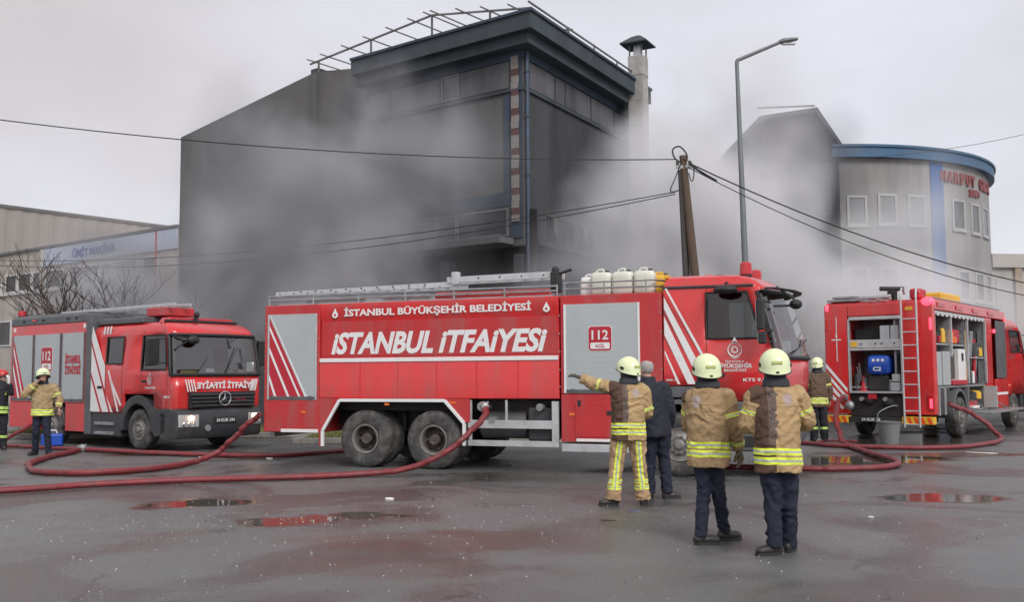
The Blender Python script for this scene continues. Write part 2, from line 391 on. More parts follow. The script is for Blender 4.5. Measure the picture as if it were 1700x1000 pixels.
# ------------------------------------------------------------------ ground
def ground_material():
    m = bpy.data.materials.new('wet_asphalt'); m.use_nodes = True; nt = m.node_tree; p = nt.nodes['Principled BSDF']
    tc = N(nt, 'ShaderNodeTexCoord'); P = tc.outputs['Object']
    def noise(sc, det=5., dist=0., rough=.55, vec=None):
        n = N(nt, 'ShaderNodeTexNoise', i_Scale=sc, i_Detail=det, i_Roughness=rough, i_Distortion=dist); LK(nt, vec or P, n.inputs['Vector']); return n
    def mr(src, a, b, c=0., d=1., smooth=False):
        n = N(nt, 'ShaderNodeMapRange'); LK(nt, src, n.inputs[0]); 
        if smooth: n.interpolation_type = 'SMOOTHSTEP'
        for i, v in enumerate((a, b, c, d)): n.inputs[i + 1].default_value = v
        return n.outputs[0]
    def mth(op, a, b=None, clamp=False):
        n = N(nt, 'ShaderNodeMath', operation=op); n.use_clamp = clamp
        for i, v in enumerate((a, b)):
            if v is None: continue
            if isinstance(v, (int, float)): n.inputs[i].default_value = v
            else: LK(nt, v, n.inputs[i])
        return n.outputs[0]
    def mix(f, a, b):
        n = N(nt, 'ShaderNodeMix', data_type='RGBA'); LK(nt, f, n.inputs[0])
        for i, v in ((6, a), (7, b)):
            if isinstance(v, tuple): n.inputs[i].default_value = (*v, 1)
            else: LK(nt, v, n.inputs[i])
        return n.outputs[2]
    big = noise(.32, 6, .6).outputs[0]; mid = noise(1.7, 6, .3).outputs[0]; fine = noise(42, 4).outputs[0]; grit = noise(160, 3).outputs[0]
    base = mix(mr(big, .3, .7), (.120, .124, .124), (.182, .186, .184))
    base = mix(mr(mid, .35, .7, 0, .6), base, (.135, .131, .124))
    base = mix(mr(fine, .3, .75, 0, .6), base, (.05, .048, .047))
    vo = N(nt, 'ShaderNodeTexVoronoi', i_Scale=75.0); LK(nt, P, vo.inputs['Vector'])
    sp = mth('MULTIPLY', mth('LESS_THAN', vo.outputs['Distance'], .17), mr(noise(5, 3).outputs[0], .38, .62, 0, 1))
    base = mix(sp, base, (.3, .29, .27))
    # cracks
    vc = N(nt, 'ShaderNodeTexVoronoi', feature='DISTANCE_TO_EDGE', i_Scale=.23); w = noise(1.3, 4).outputs['Color']
    va = N(nt, 'ShaderNodeVectorMath', operation='ADD'); LK(nt, P, va.inputs[0]); ws = N(nt, 'ShaderNodeVectorMath', operation='SCALE'); LK(nt, w, ws.inputs[0]); ws.inputs['Scale'].default_value = .9; LK(nt, ws.outputs[0], va.inputs[1]); LK(nt, va.outputs[0], vc.inputs['Vector'])
    ck = mth('MULTIPLY', mth('LESS_THAN', vc.outputs['Distance'], .004), mr(noise(.5, 2).outputs[0], .49, .6, 0, .7))
    base = mix(ck, base, (.03, .028, .027))
    # puddles: (x, y, rx, ry, angle)
    wob = noise(1.1, 5).outputs['Color']; wsub = N(nt, 'ShaderNodeVectorMath', operation='SUBTRACT'); LK(nt, wob, wsub.inputs[0]); wsub.inputs[1].default_value = (.5, .5, .5)
    wsc = N(nt, 'ShaderNodeVectorMath', operation='SCALE'); LK(nt, wsub.outputs[0], wsc.inputs[0]); wsc.inputs['Scale'].default_value = 1.1
    pw = N(nt, 'ShaderNodeVectorMath', operation='ADD'); LK(nt, P, pw.inputs[0]); LK(nt, wsc.outputs[0], pw.inputs[1])
    tot = None
    for x, y, rx, ry, an, amp in PUDDLES:
        mp = N(nt, 'ShaderNodeMapping', vector_type='TEXTURE'); LK(nt, pw.outputs[0], mp.inputs[0]); mp.inputs['Location'].default_value = (x, y, 0); mp.inputs['Rotation'].default_value = (0, 0, R(an)); mp.inputs['Scale'].default_value = (rx, ry, 1)
        ln = N(nt, 'ShaderNodeVectorMath', operation='LENGTH'); LK(nt, mp.outputs[0], ln.inputs[0])
        f = mr(ln.outputs['Value'], 1.25, .72, 0, amp, True); tot = f if tot is None else mth('MAXIMUM', tot, f)
    pud = tot
    wet = mr(noise(.45, 5, .8).outputs[0], .42, .62, 0, 1, True)
    base = mix(mth('MULTIPLY', wet, .5), base, (.055, .053, .052))
    base = mix(mth('MULTIPLY', pud, .75, True), base, (.07, .058, .042))
    LK(nt, base, p.inputs['Base Color'])
    rg = mth('ADD', mr(wet, 0, 1, .46, .15), mr(fine, .3, .7, -.06, .08))
    rn = N(nt, 'ShaderNodeMix', data_type='FLOAT'); LK(nt, mth('POWER', pud, 1.2), rn.inputs[0]); LK(nt, rg, rn.inputs[2]); rn.inputs[3].default_value = .035; LK(nt, rn.outputs[0], p.inputs['Roughness'])
    h = mth('ADD', mth('MULTIPLY', grit, .5), mth('MULTIPLY', fine, .7)); hm = mth('MULTIPLY', h, mth('SUBTRACT', 1.0, pud, True)); h2 = mth('SUBTRACT', hm, mth('MULTIPLY', ck, .8))
    b = N(nt, 'ShaderNodeBump', i_Strength=.55, i_Distance=.012); LK(nt, h2, b.inputs['Height']); LK(nt, b.outputs[0], p.inputs['Normal'])
    p.inputs['Specular IOR Level'].default_value = .6
    return m
PUDDLES = [(-4.05, 12.9, .75, .55, 5, 1), (-2.55, 11.25, .6, .42, 8, 1), (-1.75, 11.7, .55, .28, 0, .9), (-8.6, 15.2, 1.1, .45, 10, .9), (5.6, 13.0, .85, .5, -8, .95), (6.5, 18.6, 2.2, .9, 15, 1), (8.6, 19.6, 1.8, .6, 0, .8), (12.5, 20.5, 2.4, 1.1, 20, 1), (9.6, 24.2, 3.0, 1.6, 50, .9),
           (-.9, 10.0, 1.5, .7, 0, .5), (-1.2, 8.6, 1.0, .6, 0, .4), (-3.4, 10.5, .6, .3, 20, .5), (-6.2, 10.2, .5, .35, 0, .5), (-3.6, 9.7, .5, .5, 0, .4), (-6.5, 21.0, 2.5, .6, -5, .8), (.4, 15.8, 1.6, .7, -15, .45), (6.3, 8.6, 1.4, .8, 0, .35), (3.2, 7.2, 1.0, .4, 0, .3)]
M['asphalt'] = ground_material()
b = MB(); b.add([(-400, -60, 0), (400, -60, 0), (400, 900, 0), (-400, 900, 0)], [(0, 1, 2, 3)]); g = b.build('ground', M['asphalt'], smooth=0); tag(g, kind='structure')
# loose stones and grit
rnd = random.Random(3); b = MB()
def pebble(b, x, y, s):
    a = rnd.uniform(0, 6.28); c, sn = math.cos(a) * s, math.sin(a) * s; q = rnd.uniform(.5, 1)
    b.add([(x + c, y + sn, 0), (x - sn * q, y + c * q, 0), (x - c, y - sn, 0), (x + sn * q, y - c * q, 0), (x + c * .4, y + sn * .4, s * .8), (x - c * .4, y - sn * .4, s * .9)], [(0, 1, 4), (1, 2, 5), (2, 3, 5), (3, 0, 4), (1, 5, 4), (3, 4, 5)], rnd.choice((0, 0, 0, 1, 1, 2)))
for cx, cy, sx, sy, n in ((-3.6, 11.3, 2.4, .35, 260), (-5.6, 10.6, 1.2, .4, 170), (-.8, 11.8, 1.6, .9, 240), (0, 9.5, 6, 2.5, 500), (-4, 9, 3, 1.5, 300), (2.5, 12.5, 4, 2, 200), (-6, 14, 5, 2.5, 200), (5.5, 10, 3, 3, 180)):
    for k in range(n): pebble(b, rnd.gauss(cx, sx), rnd.gauss(cy, sy), rnd.choice((.004, .005, .006, .008, .011)))
peb = [mat('light_pebble', (.36, .35, .33), .7, var=.2), mat('grey_pebble', (.2, .19, .18), .7, var=.2), mat('dark_grit', (.07, .065, .06), .8)]
tag(b.build('gravel', peb, smooth=0), 'loose light gravel and grit scattered over the wet asphalt', 'gravel', kind='stuff')
# verge with kerb and rough grass behind the engines
b = MB(); b.box(-14, -5.25, 26.4, 26.6, 0, .14); b.box(-5.25, -5.05, 23.8, 26.6, 0, .14); b.box(-5.05, 3.4, 23.8, 24.0, 0, .14); tag(b.build('kerb', mat('old_concrete', (.26, .25, .23), .8, var=.2, dirt=.5, bump=.3), bevel=.02), kind='structure')
b = MB(); b.box(-14, -5.05, 26.6, 29.5, -.1, .13); b.box(-5.05, 3.4, 24.0, 29.5, -.1, .128); tag(b.build('verge', mat('verge_soil', (.09, .085, .05), .95, var=.3, dirt=.5)), kind='structure')
b = MB()
for k in range(9000):
    x = rnd.uniform(-13.5, 3.3); y = rnd.uniform(26.62, 28.6) if x < -5 else rnd.uniform(24.02, 26.5); h = rnd.uniform(.05, .2); a = rnd.uniform(0, 3.14); w = .012; dx, dy = rnd.uniform(-.06, .06), rnd.uniform(-.06, .06)
    b.add([(x - w * math.cos(a), y - w * math.sin(a), .125), (x + w * math.cos(a), y + w * math.sin(a), .125), (x + dx, y + dy, .13 + h)], [(0, 1, 2)], k % 3 == 0)
tag(b.build('grass', [mat('yellowed_grass', (.2, .19, .06), .9, var=.3), mat('green_grass', (.09, .12, .035), .9, var=.3)], smooth=0), 'rough yellow green grass growing on the verge behind the engines', 'grass', kind='stuff')
# ------------------------------------------------------------------ the burning factory
def facade_mat(name, col, soot=.6, sc=.35, dark=(.022, .022, .025)):
    return mat(name, col, .85, var=.12, scale=1.2, dirt=soot, dirtcol=dark, dscale=sc, bump=.15, bscale=25, streak=True)
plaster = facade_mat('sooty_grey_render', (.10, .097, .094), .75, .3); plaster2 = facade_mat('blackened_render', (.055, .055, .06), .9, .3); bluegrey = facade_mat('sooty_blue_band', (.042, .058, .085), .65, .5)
fasc = facade_mat('charred_fascia', (.045, .058, .068), .6, .6); black_ = mat('charred_black', (.008, .008, .009), .95, var=.3); wframe = mat('sooty_window_frame', (.15, .15, .155), .7, var=.2, dirt=.6, dirtcol=(.05, .05, .05), dscale=1.5)
panelm = facade_mat('sooty_panel', (.11, .11, .115), .7, .5); pane_d = mat('smoked_glass', (.035, .038, .042), .18, var=.2, scale=1, spec=.7); steelf = mat('weathered_roof_steel', (.16, .165, .16), .6, .4, var=.2, dirt=.4)
F = thing('factory', 'tall soot-blackened factory with a wide roof overhang, burning behind the tanker', 'factory', (.48, 38, 0), -37.5)
e1, e2 = math.cos(R(98.4)), math.sin(R(98.4))     # direction of the right-hand facade in this frame
def rt(t, out=0.0): return (e1 * t + e2 * out, e2 * t - e1 * out)   # point t metres along it, out metres proud of it
b = MB()
foot = [(-22.6, 0), (0, 0), rt(11.2), (-22.6, 13.5)]
# walls: upper storeys stand over the burnt-out ground floor opening
b.prism([(-22.6, 7.0), (-8.6, 6.6), (0, 6.6), (0, 14.5), (-8.6, 14.5), (-8.7, 15.3), (-12.0, 15.75), (-22.6, 14.25)], 'y', 0, .35)
b.box(-22.6, -9, 0, .35, 0, 7.0)
b.build('front_wall', plaster, F, smooth=0)
b = MB(); p0, p1, q0, q1 = rt(0.36), rt(11.2), rt(0.36, -.35), rt(11.2, -.35)
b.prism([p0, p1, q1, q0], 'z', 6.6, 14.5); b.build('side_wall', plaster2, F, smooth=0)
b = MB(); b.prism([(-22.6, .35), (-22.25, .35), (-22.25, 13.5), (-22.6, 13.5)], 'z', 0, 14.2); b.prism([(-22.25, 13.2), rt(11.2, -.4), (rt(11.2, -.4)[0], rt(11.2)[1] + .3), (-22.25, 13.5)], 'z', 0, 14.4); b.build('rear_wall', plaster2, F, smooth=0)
b = MB(); b.prism([(-22.2, .4), (-.6, .4), rt(11, -.6), (-22.2, 13.1)], 'z', 14.05, 14.2); b.build('roof', fasc, F, smooth=0)
b = MB(); b.prism([(-22, .4), (-.5, .4), rt(11, -.6), (-22, 13)], 'z', 6.3, 6.55); b.build('floor_slab', black_, F, smooth=0)
for x in (-8.8, -4.4, -.6): MB().box(x, x + .45, .1, .55, 0, 6.3).build('column', plaster2, F, bevel=.02)
for t in (3.6, 7.4, 10.8): p = rt(t, -.3); MB().box(p[0] - .22, p[0] + .22, p[1] - .22, p[1] + .22, 0, 6.3).build('column', plaster2, F, bevel=.02)
b = MB(); b.box(-8.5, 0, 5.5, 5.8, 0, 6.3); b.build('inner_wall', black_, F)
# overhanging eave: fascia in two steps
def eave(name, z0, z1, o, m_):
    b = MB(); c0 = rt(0, o); dx = (c0[0], c0[1]); k = (-o - dx[1]) / e2; cor = (dx[0] + e1 * k, -o)
    e = rt(11.4, o); b.prism([(-8.7, -o), cor, e, rt(11.4, -.2), (-.2, .2), (-8.7, .2)], 'z', z0, z1); return b.build(name, m_, F, smooth=0)
eave('fascia', 14.72, 15.35, .92, fasc); eave('soffit_fascia', 14.30, 14.718, .62, fasc); eave('roof_edge', 15.352, 15.46, 1.0, bluegrey); eave('upper_band', 13.98, 14.298, .06, bluegrey)
# ledges and bands
b = MB(); b.box(-8.9, 0.02, -.10, -.002, 12.70, 12.84); b.build('ledge', fasc, F, bevel=.01)
b = MB(); b.prism([rt(0, .002), rt(11.1, .002), rt(11.1, .1), rt(0, .1)], 'z', 12.70, 12.84); b.build('ledge', fasc, F)
for x0, x1 in ((-8.5, -7.2), (-7.1, -4.3), (-3.2, -.66)): MB().box(x0, x1, -.035, -.003, 12.90, 13.95).build('panel', panelm, F, bevel=.01)
side_panel = facade_mat('dark_sooty_panel', (.10, .10, .11), .7, .4)
for t0, t1 in ((.5, 2.65), (2.78, 3.6), (3.74, 6.2), (6.34, 8.8), (8.94, 11.0)): MB().prism([rt(t0, .003), rt(t1, .003), rt(t1, .035), rt(t0, .035)], 'z', 12.9, 13.92).build('panel', side_panel, F)
def window(parent, P, z0, z1, w, fr=.07, m_=None, pm=None, sillw=0):
    """P(u, out) gives a plan point u metres along the wall"""
    e = sub('window', parent)
    def bx_(u0, u1, o0, o1, a, c, nm, mm): MB().prism([P(u0, o0), P(u1, o0), P(u1, o1), P(u0, o1)], 'z', a, c).build(nm, mm, e, smooth=0)
    bx_(fr, w - fr, -.02, .008, z0 + fr, z1 - fr, 'pane', pm or pane_d)
    b = MB()
    for u0, u1, a, c in ((0, fr, z0, z1), (w - fr, w, z0, z1), (fr, w - fr, z0, z0 + fr), (fr, w - fr, z1 - fr, z1)): b.prism([P(u0, -.02), P(u1, -.02), P(u1, .05), P(u0, .05)], 'z', a, c)
    b.build('frame', m_ or wframe, e, smooth=0)
    if sillw: bx_(-sillw, w + sillw, .0, .12, z0 - .08, z0 - .005, 'sill', m_ or wframe)
    return e
window(F, lambda u, o: (-4.2 + u, -o), 12.9, 13.95, .95)
MB().box(-8.6, -.62, -.03, -.003, 8.2, 8.75).build('blue_band', bluegrey, F)
MB().box(-.62, -.02, -.03, -.003, 6.9, 14.0).build('blue_pier', bluegrey, F); MB().box(-.95, -.65, -.032, -.003, 8.76, 12.68).build('blue_pier', bluegrey, F)
for x0, w in ((-8.5, 1.9), (-6.5, 2.0), (-4.45, 1.06), (-3.36, 2.6)): window(F, lambda u, o, x0=x0: (x0 + u, -o), 7.02, 8.12, w, .07)
MB().box(-9, -.5, -.9, -.003, 6.66, 6.9).build('balcony_slab', panelm, F, bevel=.01); MB().box(-9, -.5, -.9, -.86, 6.9, 6.98).build('balcony_edge', wframe, F)
for t0, w in ((1.7, 1.1), (3.0, 1.5), (4.7, 1.6), (6.5, 1.4)):
    window(F, lambda u, o, t0=t0: rt(t0 + u, o), 6.9, 8.08, w, .08, facade_mat('burnt_frame', (.08, .08, .08), .5))
MB().prism([rt(.5, .003), rt(9.5, .003), rt(9.5, .5), rt(.5, .5)], 'z', 6.62, 6.84).build('balcony_slab', plaster2, F)
for k, t in enumerate((2.3, 4.0, 5.2, 5.9)):
    b = MB(); p = rt(t, .1); q = rt(t + .45, .12); b.add([(*p, 8.0), (*q, 7.95), (*rt(t + .3, .14), 7.2), (*rt(t + .1, .1), 7.4)], [(0, 1, 2, 3)]); b.build('torn_blind', (plaster, black_)[k % 2], F, smooth=0)
# red and pale quoin bricks up the corner, and the blue downpipe
bred = mat('sooty_red_brick', (.105, .05, .046), .85, var=.25, dirt=.4, dirtcol=(.03, .03, .03), dscale=1.2); bpale = mat('sooty_pale_brick', (.235, .21, .20), .85, var=.2, dirt=.6, dirtcol=(.05, .05, .05), dscale=1.2)
bm1 = MB().box(-.17, .17, -.06, 0, 0, .255).mesh('brick', bred, 0); bm2 = MB().box(-.17, .17, -.06, 0, 0, .255).mesh('brick', bpale, 0)
for k in range(25): link('brick', bm1 if k % 3 == 1 else bm2, F, (-.36 + .012 * (k % 2), -.032 - .006 * ((k * 7) % 3), 7.55 + k * .262))
b = MB(); p = rt(.12, .12); b.tube([V(p[0], p[1], 5.5), V(p[0], p[1], 14.25)], .085, 10); b.build('downpipe', mat('blue_downpipe', (.035, .06, .10), .5, var=.2, dirt=.5, dirtcol=(.03, .03, .03)), F)
for z in (7, 9.3, 11.6, 13.4): MB().lathe([(.085, 0), (.115, .0), (.115, .07), (.085, .07)], (p[0], p[1], z), 'z', 10).build('pipe_bracket', fasc, F)
b = MB(); p = rt(.2, .1); b.tube([V(p[0] + .1, p[1] + .1, 4.0), V(p[0] + .1, p[1] + .1, 8)], .2, 8); b.build('charred_duct', black_, F)
b = MB(); b.box(-12.2, -11.9, -.12, -.003, 7, 15.6); b.build('wall_pier', plaster, F)
# bare steel of the roof shelter
def beam(a, c, w=.07, n='roof_beam'): return MB().bar(V(*a), V(*c), w).build(n, steelf, F, smooth=0)
fr_y = .15
beam((-12.6, fr_y, 16.25), (-4.9, fr_y, 16.85)); beam((-4.9, fr_y, 16.85), (.3, fr_y, 15.95)); beam((-12.6, 3.2, 16.25), (-4.9, 3.2, 16.85)); beam((-4.9, 3.2, 16.85), (.2, 3.2, 15.95))
for x in (-12.3, -11.4, -10.0, -8.6, -7.2, -5.9, -5.0):
    z = 16.27 + (x + 12.6) / 7.7 * .6; beam((x, fr_y - .45, z + .02), (x, 3.4, z + .02), .045, 'purlin')
for x in (-4.6, -3.2, -1.9, -.5):
    z = 16.87 - (x + 4.9) / 5.2 * .9; beam((x, fr_y - .45, z + .04), (x, 3.4, z + .04), .045, 'purlin')
for x in (-12.0, -8.55, -4.9, -1.75): z = min(16.25 + (x + 12.6) / 7.7 * .6, 16.85 - (x + 4.9) / 5.2 * .9); beam((x, fr_y, 15.4), (x, fr_y, z), .07, 'post'); beam((x, 3.2, 14.2), (x, 3.2, z), .07, 'post')
a = rt(0, .8); c = rt(11.2, .8); beam((a[0], a[1] - .8, 15.85), (c[0], c[1], 15.8), .06)
for t in (2.5, 5, 7.5, 10.5): p = rt(t, .8); beam((*p, 15.4), (*p, 15.83), .05, 'post')
b = MB(); b.box(-12.6, -12.1, .2, .8, 15.6, 16.0); b.build('roof_box', fasc, F)
# chimney
ch = thing('chimney', 'square sheet-metal chimney with a peaked cowl beside the factory roof', 'chimney', (6.02, 46, 0), -28)
chm = mat('weathered_sheet_metal', (.36, .35, .33), .7, .1, var=.2, dirt=.55, dirtcol=(.12, .11, .1), dscale=.9, streak=True)
for k in range(14):
    z0 = k * 1.2; w = .36 + .012 * (k % 2); MB().box(-w, w, -w, w, z0, min(z0 + 1.19, 16.55)).build('duct_section', chm, ch, bevel=.02)
for sx, sy in ((-1, -1), (1, -1), (1, 1), (-1, 1)): MB().box(sx * .3 - .03, sx * .3 + .03, sy * .3 - .03, sy * .3 + .03, 16.5, 17.2).build('cowl_post', steelf, ch)
b = MB(); b.rings([[V(sx * w, sy * w, z) for sx, sy in ((-1, -1), (1, -1), (1, 1), (-1, 1))] for w, z in ((.66, 17.1), (.66, 17.16), (.25, 17.5), (.03, 17.62))]); b.build('cowl', fasc, ch, smooth=0)
MB().box(-.16, .16, -.16, .16, 16.5, 17.1).build('flue', M['alu'], ch)
# low annex to the left, pale, with a company sign
A = thing('annex', 'low pale workshop building with a blue-lettered sign board, left of the burning factory', 'building', (.48, 38, 0), -37.5)
pale = mat('dirty_cream_render', (.42, .38, .34), .85, var=.12, scale=.8, dirt=.5, dirtcol=(.2, .18, .165), dscale=.7, bump=.15, bscale=20, streak=True)
b = MB(); b.box(-48, -22.62, .02, 12, 0, 9.45); b.build('wall', pale, A, smooth=0); b = MB(); b.box(-48, -22.62, -.12, .3, 9.45, 9.6); b.build('coping', wframe, A)
signm = mat('pale_blue_sign', (.42, .47, .58), .5, var=.06, dirt=.2); MB().box(-36.6, -22.7, -.08, .018, 8.35, 9.42).build('sign_board', signm, A, bevel=.01)
text('ÜMİT MAKİNA', (-33.1, -.09, 8.62), (1, 0, 0), (0, 0, 1), .48, 4.6, mat('blue_letters', (.04, .07, .32), .5), A, bold=.04, thick=.02)
MB().box(-36.75, -36.55, -.16, .018, 6.6, 9.4).build('pier', pale, A)
x = -47.4; k = 0
whitef = mat('white_window_frame', (.6, .6, .6), .5, var=.08, dirt=.3)
while x < -25:
    w = (1.7, 1.2, 2.2, 1.5)[k % 4]; window(A, lambda u, o, x=x: (x + u, -.001 - o), 6.95, 8.12, w, .09, whitef); x += w + (.12, .35, .5, .14)[k % 4]; k += 1
MB().box(-48, -24.5, -.14, .018, 6.80, 6.92).build('sill', whitef, A)
b = MB(); b.box(-32.4, -28.6, -.05, .018, 4.9, 6.1); b.build('boarded_window', mat('brown_board', (.07, .055, .045), .8, var=.2), A)
for x in (-46, -42, -38.5, -35.5): window(A, lambda u, o, x=x: (x + u, -.001 - o), 3.6, 5.2, 1.6, .08, whitef)
b = MB(); b.box(-24.6, -24.5, -.12, -.0, 0, 9.4); b.build('downpipe', M['redf'], A)
# corrugated shed behind
S_ = thing('shed', 'big beige metal-clad shed rising behind the low workshop at the far left', 'building', (-41.6, 80, 0), 52.2)
clad = mat('beige_cladding', (.40, .37, .34), .7, var=.06, scale=.4, dirt=.3, dirtcol=(.28, .25, .22), dscale=.5, streak=True)
n = 60; poly = []
for k in range(n * 4): u = -30 + 80 * k / (n * 4); poly.append((u, (0, .0, -.07, -.07)[k % 4]))
b = MB(); b.prism(poly + [(50, 30), (-30, 30)], 'z', 0, 15.45); b.build('cladding', clad, S_, smooth=0); b = MB(); b.box(-30, 50, -.2, 30, 15.45, 15.7); b.build('eaves', wframe, S_)
# ------------------------------------------------------------------ round building at the right
RB = thing('round_building', 'three-storey building with a rounded front, blue cornice and red lettering, at the right', 'building', (16.6, 58.7, 0), 0)
Rr = 10.7
wallm = mat('grey_render', (.28, .27, .265), .85, var=.08, scale=.7, dirt=.6, dirtcol=(.09, .088, .09), dscale=.35, bump=.12, bscale=20, streak=True)
def cyl(name, a0, a1, r0, r1, z0, z1, m_, parent=RB, n=None):
    n = n or max(2, int(abs(a1 - a0) / 3)); A_ = [R(a0 + (a1 - a0) * k / n) for k in range(n + 1)]
    poly = [(r1 * math.cos(a), r1 * math.sin(a)) for a in A_] + [(r0 * math.cos(a), r0 * math.sin(a)) for a in A_[::-1]]
    return MB().prism(poly, 'z', z0, z1).build(name, m_, parent, smooth=25)
cyl('wall', -93, 20, Rr - .4, Rr, 0, 12.1, wallm); MB().box(-1.0, 9.9, -1, 8, 0, 12.05).build('core', plaster2, RB)
bluec = mat('blue_cornice_paint', (.035, .10, .19), .55, var=.15, dirt=.3, dirtcol=(.12, .14, .17), dscale=.6, streak=True)
cyl('cornice', -95, 20, Rr - .3, Rr + .32, 12.1, 12.60, bluec); cyl('cornice_cap', -95, 20, Rr - .3, Rr + .40, 12.60, 12.72, bluec); cyl('roof', -95, 20, .5, Rr - .3, 12.3, 12.4, plaster2)
def ang(px):
    k = (px - 850) / 1650; # plan direction (k, 1) against the circle
    a_ = k * k + 1; b_ = -2 * (k * 16.6 + 58.7); c_ = 16.6 ** 2 + 58.7 ** 2 - Rr ** 2; d_ = max(b_ * b_ - 4 * a_ * c_, 0); t = (-b_ - math.sqrt(d_)) / (2 * a_)
    return math.degrees(math.atan2(t - 58.7, k * t - 16.6))
bright = mat('bright_blue_paint', (.008, .085, .30), .8, var=.08, dirt=.2, dirtcol=(.05, .08, .15))
cyl('blue_stripe', ang(1553), ang(1574), Rr + .004, Rr + .05, 0, 12.095, bright)
blind = mat('grey_blind', (.19, .19, .2), .6, var=.08)
rwf = mat('pale_window_frame', (.36, .36, .35), .6, var=.06, dirt=.25)
for p0, p1, z0, z1, pm in ((1412, 1446, 8.75, 10.25, blind), (1464, 1496, 8.8, 10.35, blind), (1514, 1543, 8.8, 10.35, blind), (1588, 1609, 8.75, 10.35, None), (1619, 1633, 8.7, 10.3, None), (1638, 1647, 8.7, 10.3, None),
                       (1519, 1546, 5.25, 6.75, None), (1594, 1613, 5.2, 6.75, None), (1622, 1636, 5.2, 6.75, None), (1640, 1648, 5.2, 6.75, None), (1412, 1446, 5.25, 6.75, None), (1464, 1496, 5.25, 6.75, None), (1519, 1546, 1.9, 3.4, None), (1594, 1613, 1.9, 3.4, None), (1622, 1636, 1.9, 3.4, None), (1464, 1496, 1.9, 3.4, None)):
    a0, a1 = ang(p0), ang(p1); w = R(a1 - a0) * Rr
    window(RB, lambda u, o, a0=a0: ((Rr + .004 + o) * math.cos(R(a0) + u / Rr), (Rr + .004 + o) * math.sin(R(a0) + u / Rr)), z0, z1, w, .12, rwf, pm, .05)
let = mat('dark_red_letters', (.20, .022, .022), .5, var=.1)
def curved(s, px0, px1, z, h, mm):
    a0, a1 = ang(px0), ang(px1); tot = R(a1 - a0) * Rr; n = len(s); adv = tot / n
    for k, ch_ in enumerate(s):
        if ch_ == ' ': continue
        a = R(a0) + (k * adv + .04) / Rr; c, sn = math.cos(a), math.sin(a); o = (c * (Rr + .02), sn * (Rr + .02), z)
        text(ch_, o, (-sn, c, 0), (0, 0, 1), h, adv * .84, mm, RB, name='letter', bold=.06, thick=.14)
curved('HARPUT GIDA', 1568, 1660 if False else 1649, 11.12, .60, let); curved('2019', 1616, 1633, 10.62, .38, let)
# soot-covered wing joining it
Wg = thing('factory_wing', 'sooty factory wing with a pitched roof edge, wrapped in smoke left of the round building', 'building', (0, 49.6, 0), 0)
b = MB(); b.prism([(12.7, 0), (16.5, 0), (16.5, 12.85), (15.3, 14.7), (12.7, 14.3)], 'y', 0, 16); b.build('wall', plaster2, Wg, smooth=0)
b = MB(); b.prism([(16.62, 12.80), (16.68, 12.95), (15.4, 14.95), (12.5, 14.52), (12.5, 14.32), (15.3, 14.72)], 'y', -.5, 16.2); b.build('roof_edge', fasc, Wg, smooth=0)
b = MB(); b.bar(V(12.4, -.4, 14.95), V(15.3, -.4, 15.05), .08); b.build('roof_rail', steelf, Wg)
b = MB(); b.bar(V(14.2, -.05, 2), V(14.2, -.05, 14.2), .16); b.build('downpipe', fasc, Wg)
for x in (13.0, 15.0):
    for z in (3.0, 6.4, 9.6): window(Wg, lambda u, o, x=x: (x + u, -.002 - o), z, z + 1.4, 1.1)
# low concrete building on the right edge
FB = thing('concrete_hall', 'low grey concrete hall with rusty pilasters at the right edge', 'building', (29.3, 60, 0), 8)
conc = mat('stained_concrete', (.36, .34, .32), .85, var=.1, dirt=.5, dirtcol=(.18, .16, .14), dscale=.5, streak=True)
MB().box(-.2, 20, 0, 15, 0, 7.9).build('wall', conc, FB); MB().box(-.3, 20.2, -.25, 15, 7.9, 8.75).build('parapet', mat('grey_fascia_panel', (.40, .38, .36), .7, var=.06), FB, bevel=.03)
for k in range(5): MB().box(1.2 + k * 3.6, 1.65 + k * 3.6, -.2, -.004, 0, 7.88).build('pilaster', mat('rusty_pilaster', (.30, .22, .16), .85, var=.2) if k == 0 else FB.children[-1].data.materials[0] if FB.children[-1].name.startswith('pilaster') else conc, FB)
for k in range(5): MB().box(-.1 + k * 3.6 + (0 if k else .1), 1.1 + k * 3.6, -.05, -.004, 1.0, 7.2).build('wall_panel', mat('grey_panel', (.30, .30, .30), .7) if k == 0 else pale, FB, bevel=.02)
# ------------------------------------------------------------------ trucks (local frame: x forward, y = 0 the right-hand side, y grows to the left-hand side)
def shutter(parent, x0, x1, z0, z1, y=-.012, rail=.035, railmat='alu', slat=None):
    e = sub('roller_shutter', parent)
    MB().box(x0 + rail, x1 - rail, y + .006, y + .03, z0, z1).build('shutter_curtain', M['curtain'], e)
    for a, b in ((x0, x0 + rail), (x1 - rail, x1)): MB().box(a, b, y - .006, y + .03, z0, z1).build('guide_rail', M[railmat], e, bevel=.004)
    b = MB(); b.box(x0 + rail + .005, x1 - rail - .005, y - .008, y + .012, z0 + .01, z0 + .06)
    for k in (.12, .5, .88): b.box(x0 + (x1 - x0) * k - .035, x0 + (x1 - x0) * k + .035, y - .022, y - .008, z0 + .015, z0 + .07)
    b.build('bottom_bar', M['mgrey'], e, bevel=.004)
    return e
m = mat('curtain', (.42, .455, .465), .42, .25, var=.05, scale=1.0, dirt=.14, dirtcol=(.26, .25, .24), dscale=1.2); M['curtain'] = m
nt = m.node_tree; tc_ = N(nt, 'ShaderNodeTexCoord'); wv = N(nt, 'ShaderNodeTexWave', wave_type='BANDS', bands_direction='Z', i_Scale=3.5)
LK(nt, tc_.outputs['Object'], wv.inputs[0]); bp = N(nt, 'ShaderNodeBump', i_Strength=.10, i_Distance=.004); LK(nt, wv.outputs[1], bp.inputs['Height']); LK(nt, bp.outputs[0], nt.nodes['Principled BSDF'].inputs['Normal'])

